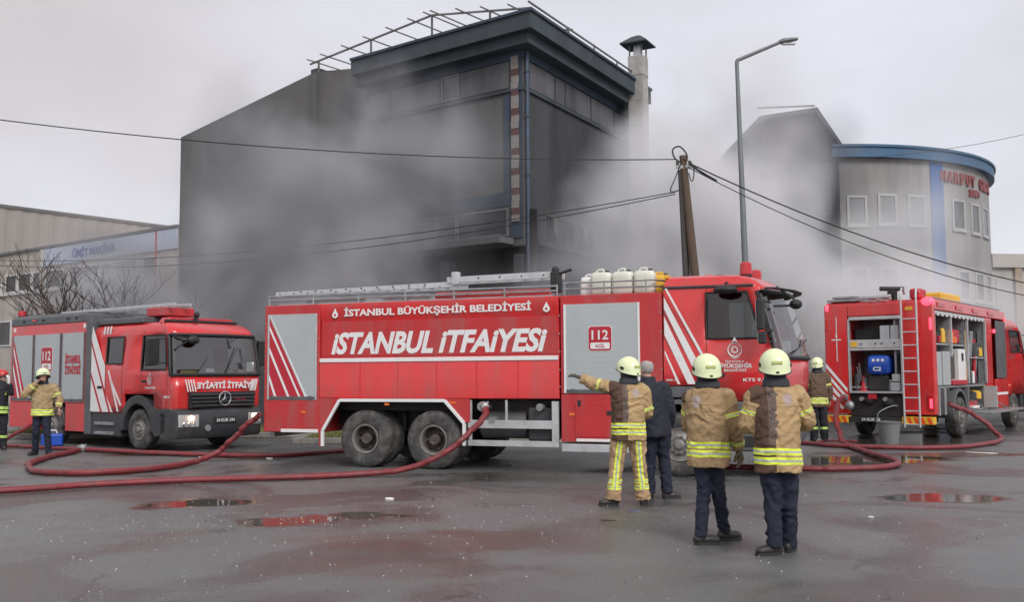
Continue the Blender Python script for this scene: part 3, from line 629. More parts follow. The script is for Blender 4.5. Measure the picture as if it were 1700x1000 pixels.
def jerry(name, loc, rz, label, material, s=1.0):
    g = thing(name, label, 'jerrycan', loc, rz, 'jerrycans tied on the tanker roof'); b = MB()
    rr = []
    for z, k in ((0, .86), (.015, .96), (.05, 1), (.14, 1), (.15, .975), (.16, 1), (.25, 1), (.26, .975), (.27, 1), (.34, .98), (.38, .9), (.40, .78)):
        r_ = []
        for q in range(20):
            a = 2 * math.pi * q / 20; c, sn = math.cos(a), math.sin(a)
            r_.append(V(.165 * k * s * math.copysign(abs(c) ** .45, c), .12 * k * s * math.copysign(abs(sn) ** .45, sn), z * s * .87))
        rr.append(r_)
    b.rings(rr); b.build('can', material, g, smooth=50)
    h = MB(); h.tube(smooth_path([V(-.08 * s, 0, .34 * s), V(-.07 * s, 0, .385 * s), V(0, 0, .40 * s), V(.03 * s, 0, .385 * s), V(.035 * s, 0, .34 * s)], 4), .015 * s, 6); h.build('handle', material, g)
    MB().lathe([(.032 * s, 0), (.032 * s, .035 * s), (.026 * s, .04 * s), (.001, .04 * s)], (.085 * s, 0, .342 * s), 'z', 14).build('cap', M['black'], g)
    return g
M['hdpe'] = mat('milky_plastic', (.66, .68, .60), .4, var=.1, scale=4, dirt=.35, dirtcol=(.5, .42, .32), dscale=5)
M['hdpew'] = mat('white_plastic', (.75, .75, .74), .4, var=.06, dirt=.15)

# ---- the tanker in the middle
T = thing('fire_tanker', 'big red three-axle fire tanker with white lettering along its tank and jerrycans on the roof', 'fire engine', (-2.63, 17.74, 0), -20.5)
MB().box(-2.11, -.93, 0, 2.5, .60, 2.93).build('rear_locker', M['red2'], T, bevel=.02)
shutter(T, -2.03, -.98, 1.19, 2.76)
for q in ([(-1.985, 2.74), (-1.965, 2.74), (-1.18, 1.25), (-1.225, 1.25)],): strip(T, q, M['white'], -.014)
strip(T, [(-1.99, 2.69), (-1.24, 1.25), (-1.99, 1.25)], M['redf'], -.012, 'red_stripe', .002)
for q in ([(-1.99, 2.56), (-1.99, 2.47), (-1.36, 1.25), (-1.32, 1.25)], [(-1.99, 2.16), (-1.99, 2.06), (-1.60, 1.25), (-1.55, 1.25)], [(-1.99, 1.66), (-1.99, 1.54), (-1.88, 1.25), (-1.83, 1.25)]): strip(T, q, M['white'], -.015)
MB().box(-1.73, -.95, -.008, .01, .60, .66).build('sill_trim', M['white'], T, bevel=.003)
MB().box(-1.74, -.95, -.004, .02, .685, 1.13).build('locker_door', M['red2'], T, bevel=.006)
MB().box(-2.115, -2.0, .2, 2.3, .5, .62).build('rear_bumper', M['steel'], T, bevel=.01)
# tank body
b = MB()
b.prism([(0.0, 2.70), (0.0, 2.93), (2.5, 2.93), (2.5, 2.70), (2.46, 2.62), (2.45, 1.95), (2.5, 1.88), (2.5, 1.22), (0, 1.22), (0, 1.86), (.045, 1.95), (.04, 2.62)], 'x', -.925, 3.63)
b.build('tank', M['red'], T, bevel=.012, seg=3)
MB().box(-.90, 3.60, .030, .044, 1.97, 2.60).build('lettering_panel', M['red2'], T, bevel=.004)
MB().box(-.92, 3.62, -.018, .01, 1.865, 1.935).build('rub_rail', M['white'], T, bevel=.006)
b = MB()
b.prism([(-.925, 1.218), (-.925, .36), (-.86, .36), (-.86, .64), (-.51, 1.19), (-.51, 1.218)], 'y', 0, .05); b.prism([(1.55, 1.218), (1.57, 1.2), (1.93, .82), (2.02, .82), (2.02, 1.218)], 'y', 0, .05)
b.box(-.51, 1.55, 0, .05, 1.19, 1.218); b.build('skirt', M['red2'], T)
b = MB(); pth = [(-.845, .36), (-.845, .635), (-.50, 1.185), (1.565, 1.185), (1.93, .80), (1.93, .42)]
for (a, c), (d, e) in zip(pth, pth[1:]): b.bar(V(a, -.012, c), V(d, -.012, e), .05, .055)
b.build('wheel_arch_trim', M['white'], T, bevel=.006)
MB().box(1.66, 1.78, -.012, .002, 1.135, 1.165).build('side_reflector', M['orange'], T)
b = MB(); b.prism([(-.84, .66), (-.5, 1.17), (1.55, 1.17), (1.9, .8), (1.9, .62), (-.84, .62)], 'y', .75, .8); b.box(-.9, 3.6, .5, 2.0, 1.0, 1.21); b.build('inner_wheel_arch', M['under'], T)
text('İSTANBUL BÜYÜKŞEHİR BELEDİYESİ', (-.42, -.006, 2.69), (1, 0, .004), (0, 0, 1), .125, 3.57, M['white'], T, bold=.03)
text('iSTANBUL', (-.70, .026, 2.01), (1, 0, 0), (.0, 0, 1), .40, 2.03, M['white'], T, shear=.28, bold=.038)
text('iTFAiYESi', (1.43, .026, 2.01), (1, 0, 0), (.0, 0, 1), .40, 1.99, M['white'], T, shear=.28, bold=.038)
for x in (-.61, 3.42):
    b = MB(); b.prism([(x - .06, 2.73), (x - .055, 2.69), (x, 2.66), (x + .055, 2.69), (x + .06, 2.73), (x + .03, 2.78), (x, 2.84), (x - .03, 2.78)], 'y', -.006, 0); b.build('flame_badge', M['white'], T)
    MB().lathe([(.001, -.009), (.022, -.009), (.022, -.005)], (x, 0, 2.72), 'y', 12).build('badge_centre', M['redf'], T)
# front locker
b = MB(); b.box(3.66, 5.36, 0, 2.5, 1.30, 2.93); b.box(3.66, 4.78, 0, 2.5, .52, 1.298); b.build('front_locker', M['red2'], T, bevel=.015)
shutter(T, 3.72, 5.0, 1.315, 2.78, railmat='white')
sign112(T, 4.14, 4.54, 2.0, 2.41, -.012)
MB().box(3.90, 4.66, -.012, .01, .60, 1.16).build('locker_door', M['red2'], T, bevel=.008)
MB().box(4.44, 4.54, -.022, -.008, .96, 1.03).build('latch', M['black'], T, bevel=.004)
MB().box(3.92, 4.66, -.016, .0, .53, .575).build('sill_trim', M['white'], T, bevel=.003)
MB().box(3.68, 4.80, -.05, .35, .36, .49).build('step', M['alu'], T, bevel=.01)
# between wheels: frame, tank, pipes
b = MB()
b.box(1.98, 3.60, .02, .06, .72, .86); b.box(1.98, 3.60, .02, .06, .42, .52); b.box(3.49, 3.61, .015, .065, .42, 1.18); b.box(2.0, 2.05, .03, .07, .52, 1.2); b.box(2.66, 2.70, .03, .07, .86, 1.2)
b.build('side_guard', M['alu'], T, bevel=.006)
MB().lathe([(.001, 0), (.22, .0), (.25, .03), (.25, .82), (.22, .85), (.001, .85)], (2.12, .42, .78), 'x', 24).build('fuel_tank', M['mgrey'], T)
MB().box(3.02, 3.46, .14, .7, .5, 1.08).build('air_tank', M['dgrey'], T, bevel=.05)
b = MB(); b.lathe([(.001, -.1), (.075, -.1), (.085, -.06), (.085, 0), (.06, .02), (.06, .3)], (2.28, 0, 1.09), 'y', 20); b.build('hose_outlet', M['steel'], T)
b = MB(); b.lathe([(.001, -.05), (.06, -.05), (.065, .0), (.05, .2)], (3.28, .05, 1.08), 'y', 16); b.build('valve', M['steel'], T); b = MB(); b.lathe([(.001, -.04), (.055, -.04), (.06, 0), (.05, .2)], (2.42, .04, .86), 'y', 16); b.build('valve', M['steel'], T)
# chassis
b = MB(); b.box(-2.0, 7.0, .72, .84, .74, 1.0); b.box(-2.0, 7.0, 1.66, 1.78, .74, 1.0); b.box(-1.9, 5.2, .3, 2.2, 1.0, 1.2)
for x in (0, 1.33, 5.6): b.tube([V(x, .4, .52), V(x, 2.1, .52)], .09, 10); b.ball((x, 1.25, .52), (.28, .24, .25), 12, 8)
b.tube([V(1.5, 1.25, .55), V(5, 1.25, .8)], .05, 8); b.box(5.3, 7.0, .8, 1.7, .55, 1.2)
for x in (-.5, .5, .83, 1.83): b.bar(V(x, .62, .62), V(x * .8 + .1, .62, .95), .08, .06)
b.build('chassis', M['under'], T)
for x in (0, 1.33):
    for y, sd in ((.02, -1), (2.48, 1)): wheel(T, x, y, .505, .28, 'deep', sd); wheel(T, x, y + .31 * -sd, .505, .28, 'deep', sd)
wheel(T, 5.6, .04, .505, .3, 'flat', -1); wheel(T, 5.6, 2.46, .505, .3, 'flat', 1)
# cab
rows = [(1.20, 5.38, 7.27, 0, .20), (1.44, 5.38, 7.29, 0, .21), (1.66, 5.38, 7.29, 0, .22), (1.86, 5.38, 7.27, .0, .24), (2.17, 5.38, 7.20, .02, .26), (2.55, 5.38, 7.10, .045, .26), (2.90, 5.38, 7.0, .075, .24),
        (3.0, 5.38, 6.93, .09, .22), (3.08, 5.4, 6.84, .10, .2), (3.15, 5.42, 6.7, .14, .17), (3.19, 5.46, 6.5, .22, .12), (3.2, 5.5, 6.3, .3, .05)]
cab = Cab(2.5, rows, [('b', 0), ('a', 5.95), ('a', 6.06), ('a', 6.26), ('f', .16), ('f', 0)], [0, .25, .5, .75, 1], .15)
ns = cab.ns; W0, W1 = ns, ns + 3 + 5 + 1
holes = [(0, 3, 0, 1), (2, 4, 4, 6), (cab.ncol - 1 - 4, cab.ncol - 1 - 2, 4, 6), (W0, W1, 3, 6)]
cab.shell('cab', M['red'], T, holes)
cab.pane('side_window', M['glass'], T, 2, 4, 4, 6)
cab.pane('side_window', M['glass'], T, cab.ncol - 5, cab.ncol - 3, 4, 6)
cab.pane('windscreen', M['wglass'], T, W0, W1, 3, 6, gr=.035)
cab.seam(T, [(2, 1), (2, 2), (2, 3), (2, 4), (2, 5), (2, 6), (2, 7)], r=.006); cab.seam(T, [(5, 1), (5, 2), (5, 3), (5, 4), (5, 5), (5, 6)], r=.006)
b = MB(); pp = [cab.pos(i, 7, -.012) for i in range(0, ns)] ; b.tube(pp, .022, 6); b.build('drip_rail', M['dgrey'], T)
b = MB(); ring = [cab.pos(i, 6, -.05) + V(.03, 0, .05) for i in range(W0, W1 + 1)]; ring2 = [p + V(.13, 0, -.05) for p in ring]
b.tube([p + V(.05, 0, -.01) for p in ring], [(.018, .075)] * len(ring), 10); b.build('sun_visor', M['dgrey'], T)
MB().box(5.40, 7.1, .08, 2.42, 1.44, 1.5).build('cab_floor', M['dgrey'], T)
MB().prism([(7.22, 1.5), (7.2, 1.92), (6.95, 1.97), (6.75, 1.8), (6.72, 1.5)], 'y', .1, 2.4).build('dashboard', M['seat'], T, bevel=.03)
seats(T, 6.15, 2.4, 1.55); steering(T, 6.72, 1.85, 2.05)
MB().box(7.08, 7.2, 1.5, 1.75, 1.99, 2.16).build('paper', M['paper'], T)
b = MB(); b.box(5.36, 5.98, .005, .3, 1.245, 1.425); b.prism([(5.36, 1.24), (5.36, 1.0), (5.0, .6), (4.9, .6), (4.9, .66), (5.02, 1.0), (5.2, 1.24)], 'y', .01, .5)
b.build('arch_moulding', M['mgrey'], T, bevel=.02)
b = MB(); arc = [(5.6 + .66 * math.cos(R(a)), .56 + .66 * math.sin(R(a))) for a in range(0, 181, 15)]; arc2 = [(5.6 + .56 * math.cos(R(a)), .56 + .58 * math.sin(R(a))) for a in range(180, -1, -15)]
b.prism(arc + arc2, 'y', .0, .45); b.build('wheel_arch', M['mgrey'], T, bevel=.01)
b = MB(); b.prism([(6.24, 1.195), (7.32, 1.195), (7.38, 1.1), (7.4, .62), (7.3, .42), (6.3, .42), (6.24, .6)], 'y', -.01, 2.51); b.build('bumper', M['mgrey'], T, bevel=.04)
for z in (.50, .82): MB().box(6.35, 6.85, -.03, .02, z, z + .16).build('entry_step', M['black'], T, bevel=.01)
MB().box(7.39, 7.43, .08, .5, .7, .98).build('headlight', M['lens'], T, bevel=.02); MB().box(7.39, 7.43, 2.0, 2.42, .7, .98).build('headlight', M['lens'], T, bevel=.02)
for q in ([(5.415, 2.985), (5.45, 2.985), (6.03, 1.90), (5.99, 1.88)], [(5.40, 2.85), (5.40, 2.66), (5.87, 1.66), (5.93, 1.77), (5.93, 1.80)], [(5.40, 2.54), (5.40, 2.24), (5.76, 1.46), (5.885, 1.46)], [(5.40, 2.0), (5.40, 1.94), (5.60, 1.46), (5.64, 1.46)]): strip(T, q, M['white'], -.003)
emblem(T, 6.50, 1.99, .105, -.006)
text('İSTANBUL', (6.35, -.006, 1.795), (1, 0, 0), (0, 0, 1), .03, .3, M['white'], T, bold=.02)
text('BÜYÜKŞEHİR', (6.20, -.006, 1.71), (1, 0, 0), (0, 0, 1), .065, .56, M['white'], T, bold=.03)
text('BELEDİYESİ', (6.33, -.006, 1.655), (1, 0, 0), (0, 0, 1), .035, .34, M['white'], T, bold=.02)
text('KTS 9.E.4', (6.62, -.006, 1.50), (1, 0, 0), (0, 0, 1), .05, .42, M['white'], T, bold=.02)
text('MRK 52', (5.42, -.006, 1.51), (1, 0, 0), (0, 0, 1), .03, .18, M['white'], T, bold=.01)
mirror_arm(T, V(7.06, .0, 2.5), (6.93, -.26, 2.52), .26, .5)
mirror_arm(T, V(7.08, 0, 2.2), (6.95, -.26, 2.16), .24, .2, name='wide_angle_mirror')
b = MB(); b.ball((6.40, -.16, 2.92), (.19, .14, .075), 14, 8); b.tube([V(6.4, .05, 3.05), V(6.4, -.14, 3.02)], .02, 6); b.build('kerb_mirror', M['black'], T)
b = MB(); b.ball((7.40, .42, 2.70), (.10, .16, .08), 14, 8); b.tube([V(7.1, .1, 2.66), V(7.36, .38, 2.68)], .018, 6); b.tube([V(7.12, .3, 2.98), V(7.38, .42, 2.78)], .018, 6); b.build('front_mirror', M['black'], T)
b = MB()
for i in (W0 + 3, W0 + 5): b.tube([cab.pos(i, 3, -.03), cab.pos(i, 3, -.03).lerp(cab.pos(i + 2, 4, -.03), .5), cab.pos(i + 2, 4, -.03)], .01, 5)
b.build('wiper', M['black'], T)
beacon(T, 6.62, .62, 3.17, .2, .1); beacon(T, 6.62, 1.95, 3.17, .2, .1)
MB().box(5.75, 6.5, .9, 1.6, 3.17, 3.25).build('roof_hatch', M['red2'], T, bevel=.03)
MB().box(5.38, 5.44, .1, .5, 3.16, 3.22).build('side_reflector', M['yellow'], T)
for x in (-.1, .65, 1.4, 2.15, 2.9):   # tank seams and fixings
    MB().box(x, x + .012, -.004, .004, 1.24, 1.85).build('panel_seam', M['red2'], T)
for z in (1.42, 1.70, 2.0, 2.3, 2.6):
    for x in (3.645, 5.345, -2.085, -.95): MB().lathe([(.001, -.006), (.012, -.006), (.014, .002)], (x, 0, z), 'y', 8).build('bolt', M['steel'], T)
for x in (3.95, 4.6): MB().box(x, x + .05, -.02, -.006, 1.10, 1.2).build('hinge', M['black'], T, bevel=.004)
MB().box(6.16, 6.34, -.03, -.0, 1.58, 1.63).build('door_handle', M['black'], T, bevel=.008)
for x in (-1.3, .4, 3.8): MB().box(x, x + .09, -.012, .0, 1.10 if x > .2 and x < 3 else .95, 1.14 if x > .2 and x < 3 else .99).build('side_reflector', M['orange'], T)
# roof rail, ladder and deck
b = MB()
for z in (3.02, 3.10): b.tube([V(-2.08, .06, z), V(3.6, .06, z)], .018, 6); b.tube([V(-2.08, 2.44, z), V(5.3, 2.44, z)], .018, 6)
for k in range(7): b.tube([V(-2.05 + k * .94, .06, 2.93), V(-2.05 + k * .94, .06, 3.12)], .016, 6)
b.build('roof_rail', M['steel'], T)
b = MB()
for z in (3.04, 3.14): b.tube([V(3.7, .06, z), V(5.2, .06, z), V(5.34, .3, z), V(5.34, 2.2, z)], .016, 6)
for x in (3.72, 4.4, 5.1): b.tube([V(x, .06, 2.93), V(x, .06, 3.16)], .015, 6)
b.build('roof_basket_rail', M['steel'], T)
L1 = sub('extension_ladder', T)
for y in (.28, .66):
    b = MB()
    b.prism([(-2.05, 3.13), (1.72, 3.17), (1.72, 3.27), (-2.05, 3.20)], 'y', y - .02, y + .02); b.build('ladder_rail', M['alu'], L1, bevel=.006)
    MB().prism([(1.5, 3.24), (3.55, 3.26), (3.55, 3.37), (1.5, 3.345)], 'y', y - .055, y - .025).build('ladder_rail', M['alu'], L1, bevel=.006)
for k in range(18):
    b = MB(); x = -1.95 + k * .3; z = 3.17 + .02 * k / 10 if x < 1.5 else 3.3; b.tube([V(x, .24, z), V(x, .70, z)], .017, 6); b.build('rung', M['steel'], L1)
for k in range(14): MB().lathe([(.001, -.004), (.016, -.004), (.016, .004)], (-1.5 + k * .32 if k < 9 else 1.7 + (k - 9) * .4, (.258 if k < 9 else .223) , 3.19 + .02 * k / 4 if k < 9 else 3.31), 'y', 8).build('rail_hole', M['black'], L1)
MB().box(1.6, 1.74, .18, .3, 3.2, 3.43).build('ladder_stop', M['alu'], L1, bevel=.02)
MB().box(3.45, 3.6, .1, .34, 3.0, 3.36).build('ladder_clamp', M['black'], T, bevel=.03)
b = MB(); b.tube([V(3.52, .2, 3.3), V(3.8, .2, 3.38)], .025, 6); b.ball((3.52, .2, 3.38), .07, 10, 6); b.build('searchlight_bracket', M['black'], T)
MB().box(-1.9, 3.5, .12, 2.35, 2.93, 2.96).build('roof_deck', M['alu'], T)
b = MB(); b.box(-1.3, -.1, .15, .22, 2.96, 3.03); b.box(.3, 1.2, .15, .25, 2.96, 3.06); b.box(-1.5, 1.5, 1.2, 1.7, 2.96, 3.1); b.build('roof_box', M['steel'], T, bevel=.01)
MB().lathe([(.001, 0), (.09, 0), (.09, 2.2), (.001, 2.2)], (1.0, .9, 3.05), 'x', 14).build('suction_hose', M['red2'], T)
Tm = Matrix.Translation((-2.63, 17.74, 0)) @ Matrix.Rotation(R(-20.5), 4, 'Z')
can = 'white jerrycan'
for i, (x, y, rz, s, lab, mt_) in enumerate([
        (4.05, .45, 0, .93, 'small milky white jerrycan at the ladder end of the tanker roof row', M['hdpew']),
        (4.30, .30, 2, 1.08, 'big milky jerrycan nearest the ladder on the tanker roof', M['hdpe']),
        (4.665, .30, -3, 1.08, 'milky jerrycan in the middle of the three tall ones on the tanker roof', M['hdpe']),
        (5.03, .30, 3, 1.08, 'tall milky jerrycan next to the yellow cans on the tanker roof', M['hdpe']),
        (5.22, .66, 8, .95, 'yellow jerrycan beside the tall milky ones on the tanker roof', M['yellow']),
        (5.12, .95, 0, 1.02, 'yellow and white jerrycan nearest the cab on the tanker roof', M['yellow'])]):
    p = Tm @ V(x, y, 2.935); jerry('jerrycan', p, -20.5 + rz, lab, mt_, s)

# ---- the crew truck at the left
L = thing('fire_engine', 'red crew-cab fire engine facing us, headlights lit, mirrored lettering above its grille', 'fire engine', (-8.34, 22.25, 0), -38)
def star(parent, x, y, z, r):
    b = MB(); b.tube(ring_path((x, y, z), r, 'x'), r * .09, 6, closed=True)
    for a in (90, 210, 330):
        c, s = math.cos(R(a)), math.sin(R(a)); b.add([(x + .015, y, z), (x, y - s * r * .12, z + c * r * .12), (x, y + c * r * .97, z + s * r * .97), (x, y + s * r * .12, z - c * r * .12)], [(0, 1, 2), (0, 2, 3), (1, 3, 2), (0, 3, 1)])
    return b.build('star_badge', M['chrome'], parent, smooth=0)
def plate(parent, x, y0, y1, z0, z1, s, side=1):
    e = sub('number_plate', parent)
    MB().box(x - .006, x + .006, y0, y1, z0, z1).build('plate', M['black'], e, bevel=.004)
    if side > 0: text(s, (x + .008, y0 + .03, z0 + (z1 - z0) * .22), (0, 1, 0), (0, 0, 1), (z1 - z0) * .56, (y1 - y0) * .88, M['white'], e)
    else: text(s, (x - .008, y1 - .03, z0 + (z1 - z0) * .22), (0, -1, 0), (0, 0, 1), (z1 - z0) * .56, (y1 - y0) * .88, M['white'], e)
b = MB(); b.box(-6.02, -2.3, .01, 2.3, 1.0, 2.95); b.box(-6.02, -4.45, .01, 2.3, .36, .998); b.box(-3.2, -2.3, .01, 2.3, .33, .998); b.build('body', M['red'], L, bevel=.015)
b = MB(); b.prism([(0, 2.95), (.0, 3.12), (.06, 3.2), (2.24, 3.2), (2.3, 3.12), (2.3, 2.95)], 'x', -6.04, -2.3); b.build('roof_cornice', M['mgrey'], L, bevel=.02)
b = MB(); b.box(-2.3, -2.04, -.01, 2.31, .27, 3.13); b.build('body_pillar', M['mgrey'], L, bevel=.03)
for a, c in ((-5.9, -4.82), (-4.76, -3.46), (-3.40, -2.34)): shutter(L, a, c, 1.04, 2.70, rail=.03, railmat='mgrey')
strip(L, [(-5.85, 2.6), (-5.85, 1.1), (-5.15, 1.1)], M['redf'], -.008, 'red_stripe')
for q in ([(-5.85, 2.42), (-5.85, 2.3), (-5.33, 1.1), (-5.27, 1.1)], [(-5.85, 1.95), (-5.85, 1.8), (-5.56, 1.1), (-5.48, 1.1)]): strip(L, q, M['white'], -.011)
sign112(L, -4.40, -3.84, 1.76, 2.38, -.01)
text('İSTANBUL', (-3.22, -.012, 1.96), (1, 0, 0), (0, 0, 1), .2, .72, M['redf'], L, bold=.04)
text('İTFAİYESİ', (-3.22, -.012, 1.70), (1, 0, 0), (0, 0, 1), .2, .72, M['redf'], L, bold=.04)
for x in (-5.88, -2.42): MB().box(x, x + .09, -.004, .01, 2.8, 2.9).build('side_reflector', M['white'], L)
for x in (-5.4, -4.4, -3.2, -2.8): MB().box(x, x + .1, -.02, .0, 3.03, 3.08).build('side_lamp', M['black'], L, bevel=.005)
for x in (-4.9,): MB().box(x, x + .18, -.02, .0, 3.03, 3.09).build('side_lamp', M['beacon'], L, bevel=.005)
b = MB(); arc = [(-3.82 + .62 * math.cos(R(a)), .45 + .62 * math.sin(R(a))) for a in range(0, 181, 15)]; arc2 = [(-3.82 + .54 * math.cos(R(a)), .45 + .54 * math.sin(R(a))) for a in range(180, -1, -15)]; b.prism(arc + arc2, 'y', .0, .4); b.build('wheel_arch', M['dgrey'], L, bevel=.01)
beacon(L, -5.9, .2, 3.18, .14, .1, M['redf'])
rows = [(.80, -2.03, 1.33, .02, .10), (.98, -2.03, 1.36, .0, .12), (1.24, -2.03, 1.38, 0, .12), (1.35, -2.03, 1.38, 0, .13), (1.66, -2.03, 1.36, 0, .14), (1.78, -2.03, 1.34, 0, .15), (1.93, -2.03, 1.31, .01, .15), (2.25, -2.03, 1.26, .03, .15),
        (2.54, -2.03, 1.20, .05, .14), (2.66, -2.03, 1.12, .07, .12), (2.76, -2.0, .98, .1, .1), (2.82, -1.97, .8, .16, .07), (2.85, -1.93, .55, .26, .03)]
cab = Cab(2.3, rows, [('b', 0), ('a', -1.40), ('a', -.70), ('a', -.56), ('a', .08), ('a', .6), ('f', .13), ('f', 0)], [0, .2, .4, .6, .8, 1], .14)
ns = cab.ns; W0, W1 = ns, ns + 3 + 6 + 1; nc = cab.ncol
holes = [(3, 5, 0, 2), (1, 2, 6, 8), (4, 6, 5, 8), (nc - 1 - 6, nc - 1 - 4, 5, 8), (W0, W1, 4, 8)]
cab.shell('cab', M['red'], L, holes)
cab.pane('crew_window', M['glass'], L, 1, 2, 6, 8); cab.pane('side_window', M['glass'], L, 4, 6, 5, 8); cab.pane('side_window', M['glass'], L, nc - 7, nc - 5, 5, 8)
cab.pane('windscreen', M['wglass'], L, W0, W1, 4, 8, gr=.04)
for i in (4, 6): cab.seam(L, [(i, j) for j in range(1 if i == 6 else 3, 10)], r=.006)
cab.seam(L, [(1, j) for j in range(0, 9)], r=.006); cab.seam(L, [(2, j) for j in range(0, 9)], r=.006)
MB().box(-2.0, 1.2, .06, 2.24, .98, 1.04).build('cab_floor', M['dgrey'], L)
MB().prism([(1.33, 1.1), (1.32, 1.70), (1.05, 1.74), (.85, 1.55), (.8, 1.1)], 'y', .1, 2.2).build('dashboard', M['seat'], L, bevel=.03)
seats(L, .15, 2.2, 1.15); seats(L, -1.3, 2.2, 1.15, 3); steering(L, .82, 1.7, 1.8)
b = MB(); b.box(1.0, 1.15, .35, .75, 1.74, 1.9); b.box(.95, 1.1, 1.0, 1.25, 1.74, 2.0); b.ball((1.0, .9, 1.82), (.06, .1, .1), 8, 6); b.build('dashboard_clutter', M['black'], L, bevel=.01)
MB().box(1.30, 1.31, 1.92, 2.12, 1.74, 1.95).build('paper', M['paper'], L); MB().box(1.25, 1.3, .85, 1.05, 1.72, 1.80).build('paper', M['paper'], L); MB().box(1.28, 1.3, .2, .6, 1.70, 1.76).build('pennant', mat('pale_lime_cloth', (.5, .55, .2), .8), L)
# side stripes on the crew door
strip(L, [(-2.02, 2.58), (-1.98, 2.82), (-1.45, 1.93), (-1.42, 1.9), (-1.42, 1.3), (-1.05, .82), (-2.02, .82)], M['white'], -.004, 'white_panel')
for q in ([(-2.02, 2.50), (-2.02, 2.38), (-1.22, .82), (-1.14, .82)], [(-2.02, 1.75), (-2.02, 1.62), (-1.58, .82), (-1.50, .82)]): strip(L, q, M['redf'], -.008, 'red_stripe')
for q in ([(-1.30, 1.78), (-1.24, 1.78), (-.80, .84), (-.87, .84)], [(-1.2, 1.55), (-1.13, 1.55), (-.68, .98), (-.76, .98)]): strip(L, q, M['white'], -.004)
for k in range(3): strip(L, [(-1.62 + k * .13, 2.62), (-1.55 + k * .13, 2.62), (-1.50 + k * .13, 2.80), (-1.57 + k * .13, 2.80)], M['white'], .055)
MB().box(-1.72, -1.52, -.02, 0, 1.36, 1.42).build('door_handle', M['black'], L, bevel=.01); MB().box(.14, .3, -.02, 0, 1.5, 1.55).build('door_handle', M['black'], L, bevel=.01)
emblem(L, .44, 1.56, .085, -.006); text('İSTANBUL İTFAİYESİ', (.26, -.006, 1.36), (1, 0, 0), (0, 0, 1), .04, .4, M['white'], L, bold=.03)
text('MRK 211', (1.0, -.006, 1.16), (1, 0, 0), (0, 0, 1), .05, .2, M['white'], L, bold=.03)
b = MB(); arc = [(.0 + .74 * math.cos(R(a)), .42 + .80 * math.sin(R(a))) for a in range(0, 181, 12)]; arc2 = [(.0 + .56 * math.cos(R(a)), .42 + .60 * math.sin(R(a))) for a in range(180, -1, -12)]; b.prism(arc + arc2, 'y', -.035, .45)
b.prism([(.6, .98), (1.0, .84), (1.1, .84), (1.1, .4), (.7, .3), (.56, .45)], 'y', -.03, .3); b.build('wheel_arch', M['dgrey'], L, bevel=.02)
b = MB(); b.box(-1.98, -.72, .02, .5, .27, .8); b.build('battery_box', M['dgrey'], L, bevel=.02)
for z in (.3, .52): MB().box(-1.78, -1.0, -.04, .1, z, z + .07).build('entry_step', M['steel'], L, bevel=.01)
b = MB(); rr = []
for z, g_ in ((.28, -.06), (.34, .0), (.6, .04), (.84, .02), (.90, -.02), (.93, -.08)):
    rr.append([V(.9, -.03, z), V(1.25, -.03, z), V(1.42 + g_, .06, z), V(1.52 + g_, .5, z), V(1.56 + g_, 1.15, z), V(1.52 + g_, 1.8, z), V(1.42 + g_, 2.24, z), V(1.25, 2.33, z), V(.9, 2.33, z)])
b.rings(rr); b.build('bumper', M['dgrey'], L, bevel=.01, smooth=45)
b = MB()
b.box(1.44, 1.515, .3, 2.0, .94, 1.285); b.build('grille_backing', M['black'], L)
for k in range(4): MB().prism([(1.5, .965 + k * .08), (1.56, .975 + k * .08), (1.555, 1.0 + k * .08), (1.5, 1.02 + k * .08)], 'y', .3 + .02 * (3 - k), 2.0 - .02 * (3 - k)).build('slat', M['dgrey'], L, bevel=.004)
star(L, 1.575, 1.15, 1.14, .15)
MB().box(1.50, 1.53, 1.45, 1.75, 1.1, 1.17).build('grille_badge', M['redf'], L)
plate(L, 1.61, .88, 1.42, .60, .73, '34 KUK 344')
MB().lathe([(.001, .03), (.07, .03), (.075, 0)], (1.56, .72, .5), 'x', 14).build('tow_cover', M['steel'], L)
for y0, y1 in ((.06, .50), (1.80, 2.22)):
    e = sub('headlight', L); b = MB()
    c = [(1.47, y0), (1.575, y1)] if y0 < 1 else [(1.575, y0), (1.47, y1)]
    for (z0, z1, nm, mm) in ((.53, .80, 'lamp_housing', M['lens']),):
        b.add([(c[0][0], c[0][1], z0), (c[1][0], c[1][1], z0), (c[1][0], c[1][1], z1), (c[0][0], c[0][1], z1), (1.3, y0, z0), (1.3, y1, z0), (1.3, y1, z1), (1.3, y0, z1)], [(0, 1, 2, 3), (4, 7, 6, 5), (0, 4, 5, 1), (3, 2, 6, 7), (0, 3, 7, 4), (1, 5, 6, 2)])
        b.build(nm, mm, e, bevel=.02)
    ym = (y0 + y1) / 2 + (.04 if y0 < 1 else -.03); MB().lathe([(.001, .02), (.05, .015), (.055, -.03)], (1.56 if y0 < 1 else 1.555, ym, .73), 'x', 14).build('lit_bulb', M['warmglow'], e)
    for q in (-.12, .0, .12): MB().lathe([(.001, .01), (.035, .01), (.04, -.03)], (1.55, (y0 + y1) / 2 + q, .6), 'x', 10).build('small_lamp', M['chrome'], e)
text('İTFAİYE', (1.52, .46, 1.36), (0, 1, 0), (0, 0, 1), .14, .74, M['white'], L, bold=.04, mirror=True)
text('İTFAİYE', (1.52, 1.25, 1.36), (0, 1, 0), (0, 0, 1), .14, .74, M['white'], L, bold=.04)
for k in range(4):
    for s_ in (1, -1):
        y = 1.15 + s_ * (.76 + k * .055); x = 1.51 - .015 * k; b = MB(); b.add([(x + .006, y, 1.56), (x + .006, y + s_ * .032, 1.56), (x + .016, y - s_ * .03, 1.30), (x + .016, y - s_ * .062, 1.30)], [(0, 1, 2, 3)]); b.build('stripe', M['white'], L, smooth=0)
